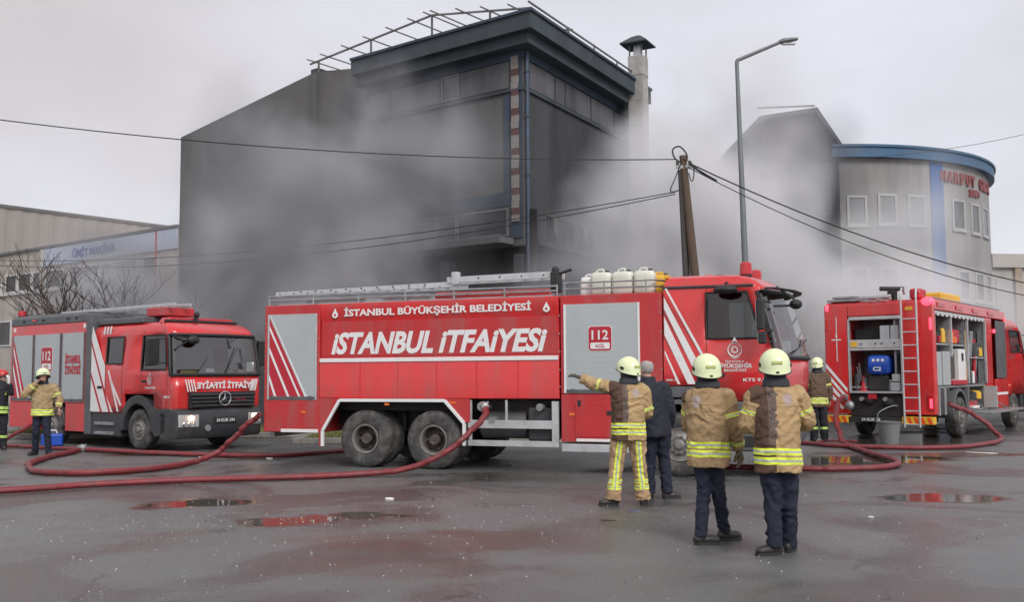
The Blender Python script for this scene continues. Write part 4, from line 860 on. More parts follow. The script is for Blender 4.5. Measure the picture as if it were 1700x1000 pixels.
b = MB(); b.tube([V(1.46, .5, 1.68), V(1.36, .95, 2.2)], .012, 5); b.tube([V(1.5, 1.2, 1.68), V(1.4, 1.6, 2.3)], .012, 5); b.build('wiper', M['black'], L)
mirror_arm(L, V(1.1, .0, 2.2), (.98, -.3, 2.16), .3, .62); mirror_arm(L, V(1.1, 2.3, 2.2), (1.0, 2.6, 2.16), .3, .62)
b = MB(); b.ball((1.42, .42, 2.42), (.09, .15, .1), 14, 8); b.tube([V(1.2, .05, 2.5), V(1.38, .36, 2.46)], .018, 6); b.tube([V(1.25, .05, 2.2), V(1.38, .3, 2.4)], .018, 6); b.build('front_mirror', M['black'], L)
b = MB(); b.prism([(.25, 2.84), (.35, 2.96), (2.0, 2.96), (2.1, 2.84)], 'x', .3, .62); b.build('light_bar', M['beacon'], L, bevel=.03)
b = MB(); b.box(.62, .7, .2, 2.1, 2.84, 2.9); b.build('light_bar_base', M['black'], L, bevel=.02)
MB().box(-2.0, -.1, .12, 2.2, 2.84, 2.99).build('roof_deck', M['mgrey'], L, bevel=.04)
b = MB(); b.tube([V(.65, 1.0, 2.9), V(.65, 1.0, 3.02)], .05, 10); b.ball((.68, 1.0, 3.03), .07, 10, 8); b.build('roof_horn', M['black'], L)
e = sub('roof_ladder', L)
for y in (.5, .9): MB().box(-4.4, .6, y - .02, y + .02, 3.22, 3.29).build('ladder_rail', M['alu'], e, bevel=.005)
for k in range(16): MB().tube([V(-4.3 + k * .31, .5, 3.25), V(-4.3 + k * .31, .9, 3.25)], .016, 6).build('rung', M['alu'], e)
b = MB(); b.box(-.4, .3, .4, 1.2, 3.0, 3.2); b.build('roof_box', M['red2'], L, bevel=.03)
b = MB(); b.box(-5.8, 1.0, .55, .67, .55, .8); b.box(-5.8, 1.0, 1.6, 1.72, .55, .8)
for x in (0, -3.82): b.tube([V(x, .3, .46), V(x, 2.0, .46)], .08, 10); b.ball((x, 1.15, .46), .22, 10, 8)
b.box(-2.9, -2.0, .3, 2.0, .3, .9); b.build('chassis', M['under'], L)
for x in (0, -3.82):
    for y, sd in ((.03, -1), (2.27, 1)): wheel(L, x, y, .455, .27, 'flat', sd)

# ---- a second engine of the same make, mostly out of the picture at the right
def copy_tree(o, parent=None):
    c = o.copy(); COL.objects.link(c); c.parent = parent
    for ch in list(kids.get(o.name, [])): copy_tree(ch, c)
    return c
kids = {}
for o in list(bpy.data.objects):
    if o.parent: kids.setdefault(o.parent.name, []).append(o)
L2 = copy_tree(L); L2.location = (16.95, 31.2, 0); L2.rotation_euler.z = R(-112)
L2['label'] = 'red fire engine cut off by the right edge beyond the rescue truck'; L2['category'] = 'fire engine'

# ---- the rescue truck at the right, seen from behind with its lockers open
Q = thing('rescue_truck', 'red rescue truck seen from behind, lockers open, aluminium ladder on its back', 'fire engine', (11.09, 24.81, 0), 51.5)
b = MB()
b.box(-2.0, -.9, 2.02, 2.6, .62, 3.3); b.box(-2.0, -1.86, 0, .72, .62, 3.3); b.box(-2.0, -1.86, .72, 2.02, 2.99, 3.3)      # rear posts and header
b.box(-1.86, 5.2, 0, 2.6, 3.10, 3.36); b.box(-.9, 5.2, 2.5, 2.6, .62, 3.10); b.box(2.92, 3.6, 0, .1, .9, 3.10)             # roof, far side, side post
b.box(-1.86, -1.75, .0, .08, .62, 3.10)
b.build('body', M['red'], Q, bevel=.03)
b = MB(); b.box(-1.86, 3.0, .9, .95, 1.15, 3.05); b.box(-1.86, 3.0, .05, 2.5, 1.24, 1.29); b.box(-.86, -.8, .95, 2.5, 1.2, 3.05); b.box(.98, 1.02, .06, .9, 1.3, 3.05); b.box(-.52, -.48, .06, .9, 1.3, 3.05); b.box(2.88, 2.92, .06, .9, .7, 3.05)
b.box(3.55, 3.6, .1, 2.5, .9, 3.05)
b.build('locker_walls', M['steel'], Q)
for x in (-.48, 1.04, 2.86): MB().box(x, x + .07, -.01, .05, 1.32 if x > 0 else 2.0, 3.0).build('guide_rail', M['alu'], Q, bevel=.005)
MB().box(-1.80, 2.86, -.012, .08, 2.98, 3.08).build('shutter_roll', M['alu'], Q, bevel=.03)
for k in range(12): MB().box(-1.7 + k * .38, -1.52 + k * .38, -.02, -.012, 2.96, 3.05).build('lamp_unit', M['lens'], Q, bevel=.005)
MB().box(-1.995, -1.9, .74, 2.0, 2.90, 2.99).build('shutter_roll', M['alu'], Q, bevel=.02)
for y in (.72, 1.98): MB().box(-2.012, -1.9, y, y + .035, 1.15, 2.92).build('guide_rail', M['alu'], Q, bevel=.004)
MB().box(-2.01, -.9, .74, 2.0, 2.16, 2.21).build('shelf', M['alu'], Q, bevel=.005)
MB().box(-2.03, -.9, .74, 2.0, 1.12, 1.17).build('locker_floor', M['alu'], Q, bevel=.005)
eq = lambda n, m_, *a, **k: MB().box(*a).build(n, m_, Q, **k)
eq('equipment_case', M['shut'], -1.9, -1.3, .82, 1.02, 2.24, 2.76, bevel=.02); eq('equipment_case', M['shut'], -1.9, -1.3, 1.04, 1.27, 2.24, 2.76, bevel=.02)
eq('drawer_front', M['alu'], -1.985, -1.95, .76, 1.98, 2.22, 2.42, bevel=.01); eq('drawer_label', M['yellow'], -1.995, -1.98, 1.80, 1.95, 2.25, 2.38)
eq('dark_case', M['seat'], -1.7, -1.0, 1.3, 1.95, 2.24, 2.7, bevel=.02)
for y in (.9, 1.2, 1.35, 1.7): MB().lathe([(.001, -.01), (.02, -.01), (.02, .01)], (-1.99, y, 2.32), 'x', 8).build('drawer_knob', M['black'], Q)
b = MB(); rr = []
for x_, k in ((-1.97, .85), (-1.93, .97), (-1.88, 1), (-1.35, 1), (-1.3, .9)): rr.append([V(x_, 1.31 + .27 * k * math.copysign(abs(math.cos(a)) ** .4, math.cos(a)), 1.81 + .24 * k * math.copysign(abs(math.sin(a)) ** .4, math.sin(a))) for a in [2 * math.pi * q / 24 for q in range(24)]])
b.rings(rr); b.build('generator', M['blue'], Q, smooth=50)
for y in (1.2, 1.31, 1.42): MB().lathe([(.001, -.012), (.035, -.012), (.04, .01)], (-1.97, y, 1.92), 'x', 12).build('socket', M['white'], Q)
text('C2', (-1.985, 1.43, 1.66), (0, -1, 0), (0, 0, 1), .1, .2, M['white'], Q, bold=.03)
MB().lathe([(.14, 0), (.14, .02), (.09, .03), (.03, .38), (.001, .38)], (-1.8, 1.72, 1.17), 'z', 14).build('traffic_cone', M['redf'], Q)
eq('pump_unit', M['under'], -1.9, -1.2, 1.1, 1.6, 1.18, 1.56, bevel=.05); eq('battery_case', M['shut'], -1.95, -1.5, .80, 1.03, 1.18, 1.38, bevel=.02); eq('battery_case', M['shut'], -1.95, -1.5, .80, 1.0, 1.4, 1.58, bevel=.02)
b = MB()
for k in range(5): b.tube([V(-1.85, 1.88 - k * .03, 1.25 + k * .05), V(-1.88, 1.8 + .05 * (k % 2), 1.5 + k * .09)], .02, 6)
b.build('coiled_cable', M['mgrey'], Q)
# rear underside
b = MB(); b.box(-1.9, -.6, .5, 2.1, .55, 1.1); b.ball((-1.9, 1.55, .95), (.12, .14, .12), 12, 8); b.ball((-1.9, 1.1, .9), (.12, .16, .14), 12, 8); b.build('pump', M['under'], Q, bevel=.02)
for y in (1.15, 1.72):
    MB().lathe([(.001, -.09), (.05, -.09), (.055, 0), (.05, .1)], (-1.95, y, .98), 'x', 14).build('pump_outlet', M['steel'], Q)
MB().box(-2.02, -1.93, 1.36, 1.56, .98, 1.1).build('pump_plate', M['redf'], Q, bevel=.01)
b = MB(); b.lathe([(.001, -.16), (.075, -.16), (.085, -.1), (.085, 0), (.06, .02), (.06, .2)], (-2.0, 2.12, 1.02), 'x', 18); b.ball((-2.05, 2.0, .82), (.1, .12, .12), 12, 8); b.build('hose_outlet', M['steel'], Q)
def hazard(y0, y1):
    e = sub('hazard_bumper', Q); MB().box(-2.14, -1.9, y0, y1, .40, .575).build('bumper_bar', M['yellow'], e, bevel=.01)
    n = int((y1 - y0) / .15)
    for k in range(n):
        y = y0 + .02 + k * .15; b = MB(); b.add([(-2.143, y, .41), (-2.143, y + .075, .41), (-2.143, y + .135, .565), (-2.143, y + .06, .565)], [(0, 1, 2, 3)]); b.build('hazard_stripe', M['orangered'], e, smooth=0)
M['orangered'] = mat('orange_red_film', (.72, .07, .02), .35, var=.05)
hazard(2.02, 2.66); hazard(.02, .74)
MB().box(-2.1, -1.9, .74, 2.02, .42, .55).build('rear_bumper', M['under'], Q); plate(Q, -2.12, 1.22, 1.72, .43, .56, '34 KUK 28', -1)
for y, on in ((2.48, 1), (.03, 1)):
    e = sub('tail_lamp', Q); MB().box(-2.03, -1.96, y, y + .14, .72, 1.1).build('lamp_housing', M['beacon'], e, bevel=.02); MB().box(-2.037, -2.03, y + .03, y + .09, .78, 1.0).build('lit_lens', M['redglow'], e, bevel=.003)
for y, z in ((2.5, 2.95), (.0, 2.9)): MB().box(-2.025, -1.99, y + .02, y + .08, z - .28, z).build('marker_lamp', M['redglow' if y < 1 else 'beacon'], Q, bevel=.01)
b = MB(); b.ball((-1.92, .12, 3.28), (.13, .16, .12), 14, 8); b.build('warning_lamp', M['redglow'], Q); b = MB(); b.ball((-1.97, 2.52, 3.22), (.05, .06, .10), 12, 8); b.build('warning_lamp', M['redglow'], Q)
b = MB(); b.ball((5.2, .06, 3.15), (.07, .07, .14), 12, 8); b.build('warning_lamp', M['redglow'], Q); b = MB(); b.ball((3.75, -.02, 2.75), (.05, .04, .06), 10, 6); b.build('warning_lamp', M['redglow'], Q)
for k in range(4): MB().box(-1.6 + k * 1.6, -1.0 + k * 1.6, -.02, .0, 3.17, 3.28).build('side_lamp', M['beacon'] if k % 2 else M['rosy'] if 'rosy' in M else M['beacon'], Q, bevel=.02)
def rp(poly, m_, n='stripe', x=-2.006): b = MB(); b.add([(x, y, z) for y, z in poly], [tuple(range(len(poly)))]); return b.build(n, m_, Q, smooth=0)
for k in range(4): z = 1.86 - k * .2; rp([(2.58, z), (2.58, z - .11), (2.06, z - .72), (2.06, z - .62)] if z > 1.5 else [(2.58, z), (2.58, z - .11), (2.20, z - .55), (2.14, z - .5)], M['white'])
rp([(2.30, 3.0), (2.30, 1.9), (2.28, 1.9), (2.28, 3.0)], M['white']); emblemr = rp([(2.18, 2.45), (2.42, 2.45), (2.42, 2.42), (2.18, 2.42)], M['white']); rp([(2.27, 2.5), (2.33, 2.5), (2.30, 2.62)], M['white'])
e = sub('rear_ladder', Q)
for y in (.32, .67): MB().tube(smooth_path([V(-1.85, y, 3.5), V(-2.02, y, 3.62), V(-2.15, y, 3.45), V(-2.15, y, 2.9), V(-2.15, y, .33)], 5), .025, 8).build('ladder_rail', M['alu'], e)
for k in range(9): MB().tube([V(-2.15, .32, .40 + k * .31), V(-2.15, .67, .40 + k * .31)], .018, 8).build('rung', M['alu'], e)
MB().box(-2.013, -2.0, .45, .62, 3.1, 3.18).build('side_reflector', M['yellow'], Q)
# side contents
eq('equipment_case', M['shut'], -1.7, -1.2, .05, .7, 1.3, 2.1, bevel=.02); eq('equipment_case', M['shut'], -1.15, -.55, .02, .7, 1.3, 2.12, bevel=.02)
b = MB(); b.tube(ring_path((-1.25, .2, 2.6), .26), .05, 8, closed=True); b.build('hose_reel', M['black'], Q)
eq('shelf', M['alu'], -1.8, -.5, .06, .9, 2.28, 2.31)
eq('shelf', M['alu'], -.46, .98, .06, .9, 2.28, 2.31); eq('white_cabinet', M['hdpew'], .25, .9, .03, .6, 1.32, 2.2, bevel=.02); eq('cabinet_handle', M['black'], .5, .58, .0, .03, 1.9, 2.1); eq('red_case', M['redf'], -.45, .9, .0, .3, 1.30, 1.42, bevel=.02)
for x, z, m_, lab in ((.0, 2.42, 'hdpew', 'white'), (.45, 2.62, 'redf', 'red')):
    b = MB(); b.ball((x, .3, z), (.16, .16, .14), 16, 10); b.build('helmet', M[m_], Q)
eq('red_drum', M['redf'], .1, .7, .1, .6, 2.35, 2.7, bevel=.06); eq('dark_case', M['hub'], -.4, .15, .1, .6, 1.45, 2.1, bevel=.04)
for k in range(7):
    b = MB(); x = 1.2 + k * .24; b.tube([V(x, .15 + .1 * (k % 2), 1.35), V(x + .03, .15, 2.7 - .2 * (k % 3))], .05 + .015 * (k % 2), 8); b.build('breathing_cylinder' if k % 2 else 'tool', M[('yellow', 'steel', 'black', 'steel', 'redf', 'steel', 'mgrey')[k]], Q)
eq('shelf', M['alu'], 1.02, 2.88, .06, .9, 1.98, 2.01); eq('dark_case', M['dgrey'], 2.0, 2.8, .1, .7, 2.05, 2.4, bevel=.03)
b = MB(); b.box(1.15, 2.9, .7, .74, .66, 1.24); b.box(1.15, 2.9, .05, .74, .62, .66); b.box(1.1, 1.15, .05, .74, .62, 1.24); b.build('low_locker', M['steel'], Q)
eq('locker_door', M['alu'], 2.6, 2.64, -.3, .04, .66, 1.24, bevel=.005); eq('red_case', M['redf'], 1.3, 2.2, .1, .6, .67, .86, bevel=.02); eq('white_case', M['hdpew'], 1.4, 2.0, .0, .2, .67, .74, bevel=.02)
eq('folding_step', M['steel'], .85, 5.0, -.55, .06, .56, .61, bevel=.01)
for x in (1.3, 3.4): MB().bar(V(x, -.5, .57), V(x, .05, .9), .03).build('step_stay', M['steel'], Q)
b = MB(); arc = [(.0 + .68 * math.cos(R(a)), .5 + .72 * math.sin(R(a))) for a in range(0, 181, 15)]; arc2 = [(.0 + .6 * math.cos(R(a)), .5 + .64 * math.sin(R(a))) for a in range(180, -1, -15)]; b.prism(arc + arc2, 'y', -.04, .5); b.build('wheel_arch', M['mgrey'], Q, bevel=.01)
b = MB(); b.box(-1.86, -.7, .02, .5, .6, 1.24); b.build('low_locker_frame', M['dgrey'], Q, bevel=.02)
for x in (-1.7, -1.2): MB().box(x, x + .06, -.01, .04, .6, 1.24).build('locker_post', M['alu'], Q)
rq = random.Random(4)
for (xa, xb, za, n_) in ((-1.7, -.55, 2.34, 6), (-.4, .9, 2.34, 5), (1.1, 2.8, 1.32, 9), (1.1, 2.8, 2.04, 6), (-.4, .2, 1.45, 3), (1.2, 2.5, .9, 4)):
    for k in range(n_):   # assorted gear in the lockers
        x = xa + (xb - xa) * (k + .5) / n_; h = rq.uniform(.15, .48) if za < 2 else rq.uniform(.12, .42); mm = M[rq.choice(('black', 'steel', 'redf', 'yellow', 'mgrey', 'hdpew', 'hub', 'dgrey', 'orange'))]; w = (xb - xa) / n_ * .4
        if rq.random() < .5: MB().lathe([(.001, 0), (w, .01), (w, h * .8), (w * .5, h), (.001, h)], (x, rq.uniform(.12, .3), za), 'z', 12).build('tool', mm, Q)
        else: MB().box(x - w, x + w, .08 + rq.uniform(0, .1), .5, za, za + h * .8).build('tool', mm, Q, bevel=.015)
for k in range(6):
    y = .82 + k * .2; mm = M[rq.choice(('black', 'steel', 'mgrey', 'dgrey'))]; MB().box(-1.85, -1.5, y, y + .12, 1.18, 1.3 + rq.uniform(.05, .3)).build('tool', mm, Q, bevel=.02)
# crew cabin with a flat dark grey panel across its rear opening, then the driver's cab
b = MB(); b.box(3.6, 5.2, 2.5, 2.6, .9, 3.1); b.box(5.05, 5.2, 0, 2.5, 1.4, 3.1); b.build('crew_cabin', M['red'], Q, bevel=.02)
eq('crew_door', M['red'], 3.62, 5.02, -.06, .0, .62, 1.42, bevel=.02); eq('door_stripe', M['white'], 3.7, 4.95, -.066, -.06, .98, 1.05); eq('crew_opening_panel', M['mgrey'], 3.86, 4.98, -.05, -.01, 1.44, 3.05, bevel=.02); eq('bench', M['seat'], 3.7, 4.9, .6, 1.1, 1.2, 2.4, bevel=.04)
rows = [(.95, 5.2, 7.75, 0, .1), (1.4, 5.2, 7.85, 0, .12), (1.9, 5.2, 7.8, 0, .14), (2.2, 5.2, 7.72, .02, .14), (2.85, 5.2, 7.5, .06, .13), (3.05, 5.2, 7.3, .09, .1), (3.17, 5.2, 7.0, .16, .06), (3.2, 5.22, 6.6, .3, .02)]
cab = Cab(2.5, rows, [('b', 0), ('a', 5.9), ('f', .2), ('f', 0)], [0, .33, .66, 1], .15); nc = cab.ncol; ns = cab.ns
cab.shell('cab', M['red'], Q, [(1, 2, 3, 4), (nc - 3, nc - 2, 3, 4), (ns, ns + 8, 2, 4)])
cab.pane('side_window', M['glass'], Q, 1, 2, 3, 4); cab.pane('windscreen', M['wglass'], Q, ns, ns + 8, 2, 4); mirror_arm(Q, V(7.3, 0, 2.5), (7.3, -.35, 2.5), .25, .55)
eq('bumper', M['dgrey'], 7.0, 7.95, 0, 2.5, .4, .95, bevel=.05)
b = MB(); b.box(-1.8, 7.5, .7, .82, .6, .85); b.box(-1.8, 7.5, 1.7, 1.82, .6, .85); b.build('chassis', M['under'], Q)
for x in (.1, 5.9):
    for y, sd in ((-.02, -1), (2.5, 1)): wheel(Q, x, y, .5, .28, 'flat', sd)
# roof load
b = MB(); b.box(-1.9, -.4, 1.75, 2.55, 3.38, 3.44); b.box(-1.8, -.5, 1.85, 2.45, 3.46, 3.52); b.build('roof_ladder', M['steel'], Q, bevel=.01)
for y in (1.0, 1.3): MB().lathe([(.001, 0), (.05, 0), (.05, 1.2), (.001, 1.2)], (-1.95, y + .2, 3.45), 'x', 12).build('suction_pipe', M['alu'], Q)
eq('roof_bar', M['alu'], -2.0, -1.93, .95, 1.7, 3.42, 3.5, bevel=.02)
b = MB(); b.tube([V(-1.7, .95, 3.36), V(-1.7, .95, 3.6)], .07, 10); b.tube([V(-1.85, 1.25, 3.66), V(-1.6, .75, 3.64)], .055, 10); b.lathe([(.001, 0), (.09, 0), (.1, .1), (.001, .1)], (-1.8, 1.0, 3.55), 'x', 12); b.build('water_monitor', M['black'], Q)
b = MB(); b.box(-1.9, -1.4, .28, .55, 3.36, 3.62); b.build('roof_case', M['redf'], Q, bevel=.06)
eq('yellow_case', M['yellow'], .2, 1.9, .35, 1.0, 3.36, 3.66, bevel=.06)
b = MB(); b.tube([V(-1.8, .1, 3.4), V(5, .1, 3.4)], .02, 6); b.build('roof_rail', M['steel'], Q)
# ------------------------------------------------------------------ people
from mathutils.bvhtree import BVHTree
SKIN = mat('skin', (.42, .25, .19), .55, var=.08, scale=20)
GLOVE = mat('dark_work_glove', (.07, .06, .05), .8, var=.2); GLOVE2 = mat('olive_glove', (.15, .125, .08), .8, var=.2)
HEL = mat('pale_luminous_helmet', (.76, .83, .50), .32, var=.05, scale=8, dirt=.2, dirtcol=(.35, .36, .25), dscale=6, coat=.3); HELR = mat('red_helmet', (.5, .03, .03), .3, coat=.3)
HOOD = mat('dark_neck_cloth', (.03, .032, .038), .85, var=.2); NAVY = mat('navy_trouser_cloth', (.010, .013, .030), .85, var=.25, scale=7, bump=.25, bscale=18)
NAVYJ = mat('dark_navy_jacket', (.009, .011, .022), .75, var=.25, scale=5, bump=.2, bscale=14); BOOT = mat('scuffed_black_boot', (.022, .02, .018), .55, var=.3, dirt=.5, dirtcol=(.08, .07, .06), dscale=9)
LIME = (.70, .80, .07); SILV = (.42, .44, .40); TAN = (.43, .295, .155); BROWN = (.10, .058, .042)
def cloth(name, base, torso=(), arm=(), legs=(), vert=(), panel=None, dark=BROWN, lime=LIME, strip=None, spot=None):
    """woven coat cloth with sewn-on tapes: torso (z centres), arm (positions along the sleeve), legs (z centres), vert (offsets across the leg)"""
    m = bpy.data.materials.new(name); m.use_nodes = True; nt = m.node_tree; p = nt.nodes['Principled BSDF']; p.inputs['Roughness'].default_value = .82; p.inputs['Specular IOR Level'].default_value = .25
    tc = N(nt, 'ShaderNodeTexCoord'); sx = N(nt, 'ShaderNodeSeparateXYZ'); LK(nt, tc.outputs['Object'], sx.inputs[0])
    def mth(op, a, b=None, c=None):
        n = N(nt, 'ShaderNodeMath', operation=op)
        for i, v in enumerate((a, b, c)):
            if v is None: continue
            if isinstance(v, (int, float)): n.inputs[i].default_value = v
            else: LK(nt, v, n.inputs[i])
        return n.outputs[0]
    def attr(n_): n = N(nt, 'ShaderNodeAttribute', attribute_name=n_); return n.outputs['Fac']
    n1 = N(nt, 'ShaderNodeTexNoise', i_Scale=4.0, i_Detail=6.0); LK(nt, tc.outputs['Object'], n1.inputs['Vector'])
    mr = N(nt, 'ShaderNodeMapRange'); LK(nt, n1.outputs[0], mr.inputs[0]); mr.inputs[1].default_value = .3; mr.inputs[2].default_value = .7; mr.inputs[3].default_value = .78; mr.inputs[4].default_value = 1.12
    sc = N(nt, 'ShaderNodeVectorMath', operation='SCALE'); sc.inputs[0].default_value = base; col = sc.outputs[0]; LK(nt, mr.outputs[0], sc.inputs['Scale'])
    def mix(f, a, b):
        n = N(nt, 'ShaderNodeMix', data_type='RGBA'); LK(nt, f, n.inputs[0]); LK(nt, a, n.inputs[6])
        if isinstance(b, tuple): n.inputs[7].default_value = (*b, 1)
        else: LK(nt, b, n.inputs[7])
        return n.outputs[2]
    n9 = N(nt, 'ShaderNodeTexNoise', i_Scale=2.6, i_Detail=8.0, i_Roughness=.7, i_Distortion=1.0); LK(nt, tc.outputs['Object'], n9.inputs['Vector']); m9 = N(nt, 'ShaderNodeMapRange', interpolation_type='SMOOTHSTEP'); LK(nt, n9.outputs[0], m9.inputs[0]); m9.inputs[1].default_value = .48; m9.inputs[2].default_value = .75; m9.inputs[4].default_value = .32
    col = mix(m9.outputs[0], col, tuple(c * .45 for c in base))
    at = attr('armt'); istor = mth('LESS_THAN', at, -.5); isarm = mth('GREATER_THAN', at, -.5)
    if panel:
        u = attr('lat'); f = mth('MULTIPLY', mth('GREATER_THAN', u, panel[0]), mth('LESS_THAN', u, panel[1])); col = mix(mth('MULTIPLY', f, mth('LESS_THAN', at, .12)), col, dark)
    u_ = attr('lat')
    if strip: col = mix(mth('MULTIPLY', mth('MULTIPLY', mth('LESS_THAN', mth('ABSOLUTE', mth('SUBTRACT', u_, strip[0])), .027), mth('GREATER_THAN', sx.outputs[2], strip[1])), mth('LESS_THAN', at, .12)), col, (.15, .11, .09))
    if spot:
        nn = N(nt, 'ShaderNodeTexNoise', i_Scale=22.0); LK(nt, tc.outputs['Object'], nn.inputs['Vector'])
        dd = mth('SQRT', mth('ADD', mth('POWER', mth('ABSOLUTE', mth('SUBTRACT', u_, spot[0])), 2.0), mth('POWER', mth('ABSOLUTE', mth('MULTIPLY', mth('SUBTRACT', sx.outputs[2], spot[1]), .75)), 2.0)))
        col = mix(mth('MULTIPLY', mth('LESS_THAN', mth('ADD', dd, mth('MULTIPLY', nn.outputs[0], .03)), .058), .6), col, (.38, .34, .38))
    sm = mth('MULTIPLY', mth('LESS_THAN', mth('ABSOLUTE', mth('SUBTRACT', sx.outputs[2], 1.325)), .0035), istor); col = mix(mth('MULTIPLY', sm, .6), col, tuple(c * .3 for c in base))
    wob = N(nt, 'ShaderNodeTexNoise', i_Scale=3.0); LK(nt, tc.outputs['Object'], wob.inputs['Vector']); wo = mth('MULTIPLY', mth('SUBTRACT', wob.outputs[0], .5), .05)
    def tape(val, c, hw, mask, col):
        d = mth('ABSOLUTE', mth('SUBTRACT', val, c)); a = mth('MULTIPLY', mth('LESS_THAN', d, hw), mask); col = mix(a, col, lime)
        return mix(mth('MULTIPLY', mth('LESS_THAN', d, hw * .34), mask), col, SILV)
    zz = mth('ADD', sx.outputs[2], wo)
    for z in torso: col = tape(zz, z, .031, istor, col)
    for t in arm: col = tape(mth('ADD', at, mth('MULTIPLY', wo, .5)), t, .037, isarm, col)
    for z in legs: col = tape(zz, z, .025, istor, col)
    for v in vert:
        mk = mth('MULTIPLY', mth('LESS_THAN', sx.outputs[2], .95), mth('GREATER_THAN', sx.outputs[2], .2)); col = tape(attr('lat'), v, .034, mk, col)
    LK(nt, col, p.inputs['Base Color'])
    n3 = N(nt, 'ShaderNodeTexNoise', i_Scale=16.0, i_Detail=5.0, i_Distortion=.8); LK(nt, tc.outputs['Object'], n3.inputs['Vector']); b = N(nt, 'ShaderNodeBump', i_Strength=.5, i_Distance=.035); LK(nt, n3.outputs[0], b.inputs['Height']); LK(nt, b.outputs[0], p.inputs['Normal'])
    return m
def remesh(mb, voxel, it=4, name='m'):
    me = mb.mesh(name, [], 0); o = bpy.data.objects.new('tmp', me); _WS.collection.objects.link(o)
    r_ = o.modifiers.new('r', 'REMESH'); r_.mode = 'VOXEL'; r_.voxel_size = voxel
    s_ = o.modifiers.new('s', 'SMOOTH'); s_.factor = .6; s_.iterations = it
    vl = _WS.view_layers[0]; vl.update(); dg = vl.depsgraph; m2 = bpy.data.meshes.new_from_object(o.evaluated_get(dg)); bpy.data.objects.remove(o)
    m2.name = name; m2.polygons.foreach_set('use_smooth', [True] * len(m2.polygons)); return m2
def rumple(me, amp, sc=9., seed=0):
    me.update(); n = len(me.vertices); co = np.zeros(n * 3, np.float32); me.vertices.foreach_get('co', co); no = np.zeros(n * 3, np.float32); me.vertices.foreach_get('normal', no)
    co = co.reshape(-1, 3); no = no.reshape(-1, 3); d = np.zeros(n, np.float32); nz_ = noise.noise
    for i in range(n):
        x, y, z = co[i]; q = V(x * sc + seed, y * sc, z * sc * 1.15); w = nz_(q * .45) * 1.8
        a = nz_(q + V(w, 0, w)); b_ = nz_(V(x * sc * 1.6, y * sc * 1.6 + seed, z * sc * 3.0 + w * 2))
        d[i] = .32 - abs(a) * 1.5 - abs(b_) * .55 + .25 * nz_(q * 2.4)
    co += no * (amp * d)[:, None]; me.vertices.foreach_set('co', co.ravel()); me.update()
def limb(b, pts, rad, n=14):
    k = 5; P = smooth_path(pts, k); rr = []
    for i in range(len(P)):
        t = i / k; j = min(int(t), len(rad) - 2); f = t - j; f = f * f * (3 - 2 * f); rr.append(rad[j] * (1 - f) + rad[j + 1] * f)
    b.tube(P, rr, n)
def hand(b, w, d, nrm, curl=.35, s=1.0, thumb=1, extra=0.0):
    """palm, four unequal fingers with knuckle bends and a thumb from the side of the palm"""
    d = Vector(d).normalized(); nrm = Vector(nrm); nrm = (nrm - d * nrm.dot(d)).normalized(); side = d.cross(nrm) * thumb; w = Vector(w)
    b.tube([w - d * .03 * s, w, w + d * .045 * s, w + d * .085 * s], [(.020 * s + extra, .025 * s + extra), (.018 * s + extra, .030 * s + extra), (.016 * s + extra, .042 * s + extra), (.013 * s + extra, .040 * s + extra)], 10)
    for k, (off, ln) in enumerate(((.031, .072), (.0105, .080), (-.0105, .075), (-.030, .060))):
        p = w + d * .075 * s + side * off * s; L_ = [p, p + d * .02 * s]; a = curl * (1 + .15 * k); ang_ = 0; q = L_[-1]
        for f_ in (.45, .32, .23): ang_ += a; q = q + (d * math.cos(ang_) + nrm * math.sin(ang_)) * ln * f_ * s; L_.append(q)
        b.tube(L_, [.0095 * s + extra, .0098 * s + extra, .0090 * s + extra, .0083 * s + extra, .0070 * s + extra], 8)
    p = w + side * .022 * s + d * .02 * s; q1 = p + (side * .8 + d * .6) * .035 * s + nrm * .008 * s; q2 = q1 + (side * .25 + d * .95 + nrm * .25).normalized() * .032 * s; q3 = q2 + (d + nrm * .5).normalized() * .026 * s
    b.tube([p, q1, q2, q3], [.016 * s + extra, .0125 * s + extra, .011 * s + extra, .008 * s + extra], 8)
def ell(c, rx, ry, yaw, n=24, sq=.85):
    out = []; cy, sy = math.cos(yaw), math.sin(yaw)
    for k in range(n):
        a = 2 * math.pi * k / n; x = rx * math.copysign(abs(math.cos(a)) ** sq, math.cos(a)); y = ry * math.copysign(abs(math.sin(a)) ** sq, math.sin(a))
        out.append(V(c[0] + x * cy - y * sy, c[1] + x * sy + y * cy, c[2]))
    return out
